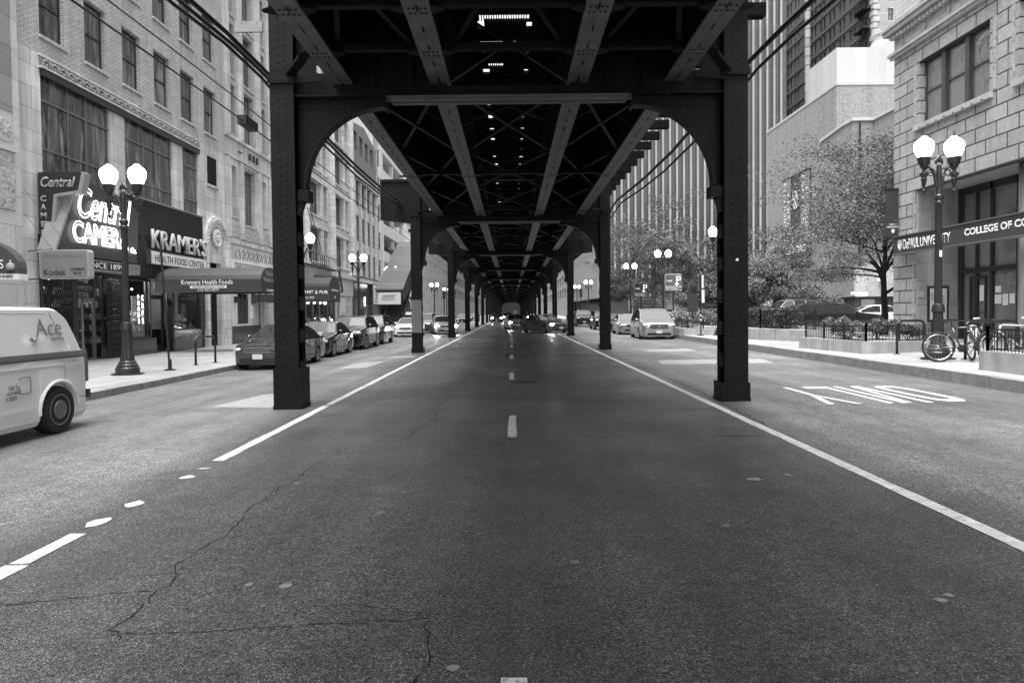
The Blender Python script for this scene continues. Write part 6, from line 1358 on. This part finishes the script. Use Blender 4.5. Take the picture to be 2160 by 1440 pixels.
b = MB(); b.box(9.04, 9.13, 32.37, 32.40, 2.55, 3.15); b.box(9.04, 9.17, 32.37, 32.40, 1.85, 2.45); b.build('sign_panels', signw, t); b = MB(); b.lathe((9, 32.4, 1.0), [(.04, 0), (.04, .08)], 8); b.lathe((9, 32.4, 1.2), [(.04, 0), (.04, .08)], 8); b.build('sleeve_bands', signw, t)
t = thing('kiosk_panel', 'dark blank panel standing behind the bus stop pole', 'panel', (9.1, 33.5, .28)); b = MB(); b.box(8.85, 9.35, 34.2, 34.3, 1.4, 2.35); b.build('panel', mat('kiosk', .03, .5), t); b = MB(); b.box(9.07, 9.12, 34.22, 34.28, .28, 1.4); b.build('leg', iron, t)
def parksign(label, x, y, w_, z0, z1, em):
    t = thing('parking_sign', label, 'sign', (x, y, .3)); b = MB(); b.prism(rr(x-w_/2, x+w_/2, z0+.22*(z1-z0), z1, .04, 3), 'y', y, y+.1); b.build('panel', em, t); b = MB(); b.box(x-w_/2, x+w_/2, y, y+.1, z0, z0+.19*(z1-z0)); b.build('lower_panel', em, t); b = MB(); b.tube([(x, y+.05, .3), (x, y+.05, z0)], .05, 8); b.build('post', iron, t)
    h = z1-z0; zc = z0+.6*h
    text('PARK', w_*.34, h*.13, (x-w_*.22, y-.012, zc-.04), lettr, t, RS, bold=.02); b = MB(); s_ = h*.3; px = x+w_*.16
    b.box(px-.0, px+s_*.28, y-.02, y-.008, zc-s_*.7, zc+s_*.9); b.box(px+s_*.281, px+s_*1.0, y-.02, y-.008, zc+s_*.62, zc+s_*.9); b.box(px+s_*.74, px+s_*1.0, y-.019, y-.008, zc, zc+s_*.619); b.box(px+s_*.281, px+s_*.739, y-.02, y-.008, zc, zc+s_*.26)
    b.prism([(px-s_*.42, zc-s_*.6), (px+s_*.70, zc-s_*.6), (px+s_*.14, zc-s_*1.15)], 'y', y-.022, y-.007); b.build('arrow_emblem', lettr, t); text('Public Parking', w_*.7, h*.1, (x-w_*.1, y-.012, z0+.09*h), lettr, t, RS, bold=.01)
    b = MB()
    for a in ((x-w_/2, x+w_/2, z0+.0, z0+.02), (x-w_/2, x+w_/2, z0+.19*h-.02, z0+.19*h)): b.box(a[0], a[1], y-.006, y-.001, a[2], a[3])
    b.tube([(p[0], y-.003, p[1]) for p in rr(x-w_/2+.02, x+w_/2-.02, z0+.24*h, z1-.02, .04, 3)], .01, 4); b.build('outline', lettr if em.name == 'park_grey' else lettg, t)
parksign('larger grey parking sign with a white arrow letter above the pale minivan', 10.7, 45, 1.12, 2.82, 3.88, mat('park_grey', .10, .5, var=.05)); parksign('smaller black parking sign with a pale arrow letter', 10.85, 57, 1.14, 2.72, 3.80, mat('park_black', .02, .5, var=.05))
# station stair enclosure
St = thing('station_stair', 'panelled metal stair enclosure climbing to the left station platform', 'stair', (-9.2, 48, .07))
b = MB(); b.prism([(49.5, 3.1), (60, 7.6), (60, 5.4), (50.6, .6)], 'x', -9.75, -9.65); b.prism([(49.5, 3.1), (60, 7.6), (60, 5.4), (50.6, 2.4)], 'x', -8.0, -7.9); b.build('side_panels', mat('stair_panel', .08, .5, 'brick', c2=.2, sc=(1.2, 1.2), mortar=.012, off=0, metal=.3), St)
b = MB(); b.prism([(49.5, 3.12), (60, 7.62), (60, 7.75), (49.4, 3.25)], 'x', -9.8, -7.8); b.build('roof', mat('stair_panel', .08, .5), St); b = MB()
for k in range(24): b.box(-9.6, -8.05, 50+k*.3, 50.05+k*.3, .1+k*.19, .28+k*.19); b.box(-9.6, -8.05, 50+k*.3, 50.35+k*.3, .27+k*.19, .29+k*.19)
b.build('treads', mat('tread', .08, .6), St); b = MB(); b.bar((-7.98, 50, 1.0), (-7.98, 59, 6.0), .08); b.bar((-9.6, 50, 1.0), (-9.6, 59, 6.0), .08); b.tube([(-8, 50, .07), (-8, 50, 3.2)], .06); b.tube([(-9.6, 50, .07), (-9.6, 50, 3.2)], .06); b.tube([(-8, 56, .07), (-8, 56, 4.6)], .1); b.build('rails', dkmetal, St)
b = MB(); b.box(-9.6, -7.95, 49.2, 49.45, 2.15, 3.0); bo = b.build('info_board', mat('info_board', .5, .4, var=.05), St); b = MB(); b.box(-9.3, -8.4, 49.185, 49.198, 2.45, 2.7); b.bar((-9.2, 49.17, 2.8), (-8.3, 49.17, 2.85), .06, .02); b.build('board_print', lettg, St); b = MB(); b.box(-9.6, -7.95, 49.195, 49.455, 2.07, 2.14); b.build('board_trim', dkmetal, St)
# traffic signals
for x, y, l_ in ((-9.0, 92, 'dark traffic signal on a pole at the left cross street corner'), (9.3, 91, 'dark traffic signal on a pole at the right cross street corner')):
    t = thing('traffic_signal', l_, 'traffic light', (x, y, gz(x))); b = MB(); b.tube([(x, y, gz(x)), (x, y, 5.2)], .07, 8); b.build('post', iron, t); b = MB(); b.box(x-.2, x+.2, y-.3, y-.05, 3.4, 4.5); b.build('housing', black, t); b = MB()
    for k in range(3): b.lathe((x, y-.3, 3.6+.34*k), [(.12, 0), (.12, -.03), (0, -.03)], 10, 'y')
    b.build('lenses', dkmetal, t)

# ------------------------------------------------------------------ bicycles
def bicycle(name, label, rear, ang, wbase, wr, fm, steer=0., saddle=None, lean=0.):
    t = thing(name, label, 'bicycle', (rear[0], rear[1], gz(rear[0])), 0); t.rotation_euler = (R(lean), 0, R(ang)); z = wr
    def wl(cx, st):
        b = MB(); n = 36; c, s = cos(R(st)), sin(R(st)); b.tube([(cx+wr*.93*cos(a)*c, wr*.93*cos(a)*s, z+wr*.93*sin(a)) for a in [2*pi*i/n for i in range(n+1)]], wr*.075, 8, cap=False); w_ = b.build('wheel', rubber, t, world=False, smooth=True)
        b = MB(); b.tube([(cx+wr*.83*cos(a)*c, wr*.83*cos(a)*s, z+wr*.83*sin(a)) for a in [2*pi*i/n for i in range(n+1)]], .012, 6, cap=False)
        for i in range(20): a = 2*pi*i/20; b.tube([(cx, 0, z), (cx+wr*.83*cos(a)*c, wr*.83*cos(a)*s, z+wr*.83*sin(a))], .0016, 3, cap=False)
        b.blob((cx, 0, z), (.03, .04, .03), 8, 6); b.build('rim', alu, w_, world=False)
    wl(0, 0); wl(wbase, steer)
    bb = (wbase*.42, 0, z-.03); st = (wbase*.27, 0, z+.42); hd = (wbase*.80, 0, z+.44); hb = (wbase*.84, 0, z+.30)
    b = MB(); b.tube([bb, st], .018); b.tube([st, hd], .018); b.tube([bb, hb], .022); b.tube([hd, hb], .024); 
    for s in (-.035, .035): b.tube([(0, s, z), (bb[0], s*.6, bb[2])], .011); b.tube([(0, s, z), (st[0], s*.5, st[2]-.06)], .010)
    b.build('frame', fm, t, world=False, smooth=True); b = MB()
    for s in (-.045, .045): b.tube([(wbase, s, z), (hb[0]+.01, s, z+.33), (hb[0], 0, hb[2]+.02)], .013)
    b.build('fork', fm, t, world=False); b = MB(); b.tube([hd, (hd[0]-.03, 0, hd[2]+.09), (hd[0]+.04, 0, hd[2]+.11)], .016); c, s = cos(R(steer)), sin(R(steer)); b.tube([(hd[0]+.04-.02*c+.29*s, -.29, hd[2]+.13), (hd[0]+.04, -.1, hd[2]+.11), (hd[0]+.04, .1, hd[2]+.11), (hd[0]+.02-.29*s, .29, hd[2]+.13)], .012); b.build('handlebar', iron, t, world=False)
    b = MB(); b.tube([st, (st[0]-.03, 0, st[2]+.15)], .013); b.build('seat_post', iron, t, world=False); b = MB(); x, zz = st[0]-.04, st[2]+.17; b.prism([(x-.13, -.06), (x-.13, .06), (x-.03, .05), (x+.14, .018), (x+.14, -.018), (x-.03, -.05)], 'z', zz-.015, zz+.02); b.build('saddle', saddle or iron, t, world=False)
    b = MB(); b.lathe((bb[0], -.05, bb[2]), [(.085, 0), (.085, .006), (0, .006)], 16, 'y'); b.bar((bb[0], -.06, bb[2]), (bb[0]+.12, -.06, bb[2]-.1), .02, .012); b.bar((bb[0], .06, bb[2]), (bb[0]-.12, .06, bb[2]+.1), .02, .012); b.box(bb[0]+.08, bb[0]+.16, -.13, -.06, bb[2]-.12, bb[2]-.1); b.box(bb[0]-.16, bb[0]-.08, .06, .13, bb[2]+.1, bb[2]+.12); b.tube([(bb[0], -.05, bb[2]+.083), (0, -.05, z+.04)], .004, 4); b.tube([(bb[0], -.05, bb[2]-.083), (0, -.05, z-.04)], .004, 4); b.build('crank', iron, t, world=False)
    return t
bicycle('bicycle', 'dark mountain bicycle seen side-on with a black saddle, leaning by the lamp post', (9.40, 15.0), -14, 1.04, .335, mat('grey_bike', .03, .25, coat=1), lean=-4, steer=14)
bicycle('bicycle', 'white-forked bicycle with its front wheel turned to the street, beside the dark one', (10.72, 15.55), 226, 1.0, .325, mat('white_bike', .6, .35), steer=24, saddle=white, lean=5)
bicycle('bicycle', 'pale bicycle with a white saddle behind the ornamental fence', (11.35, 14.6), 172, .98, .32, mat('pale_bike', .5, .4), saddle=white, lean=3)
for o in list(bpy.data.objects):
    if o.parent is None and o is not so:
        o.location = Vector(o.location)*K if o is not cam else o.location
        if o is not cam: o.scale = Vector(o.scale)*K
    for k in ('_w', 'root'):
        if k in o.keys(): del o[k]
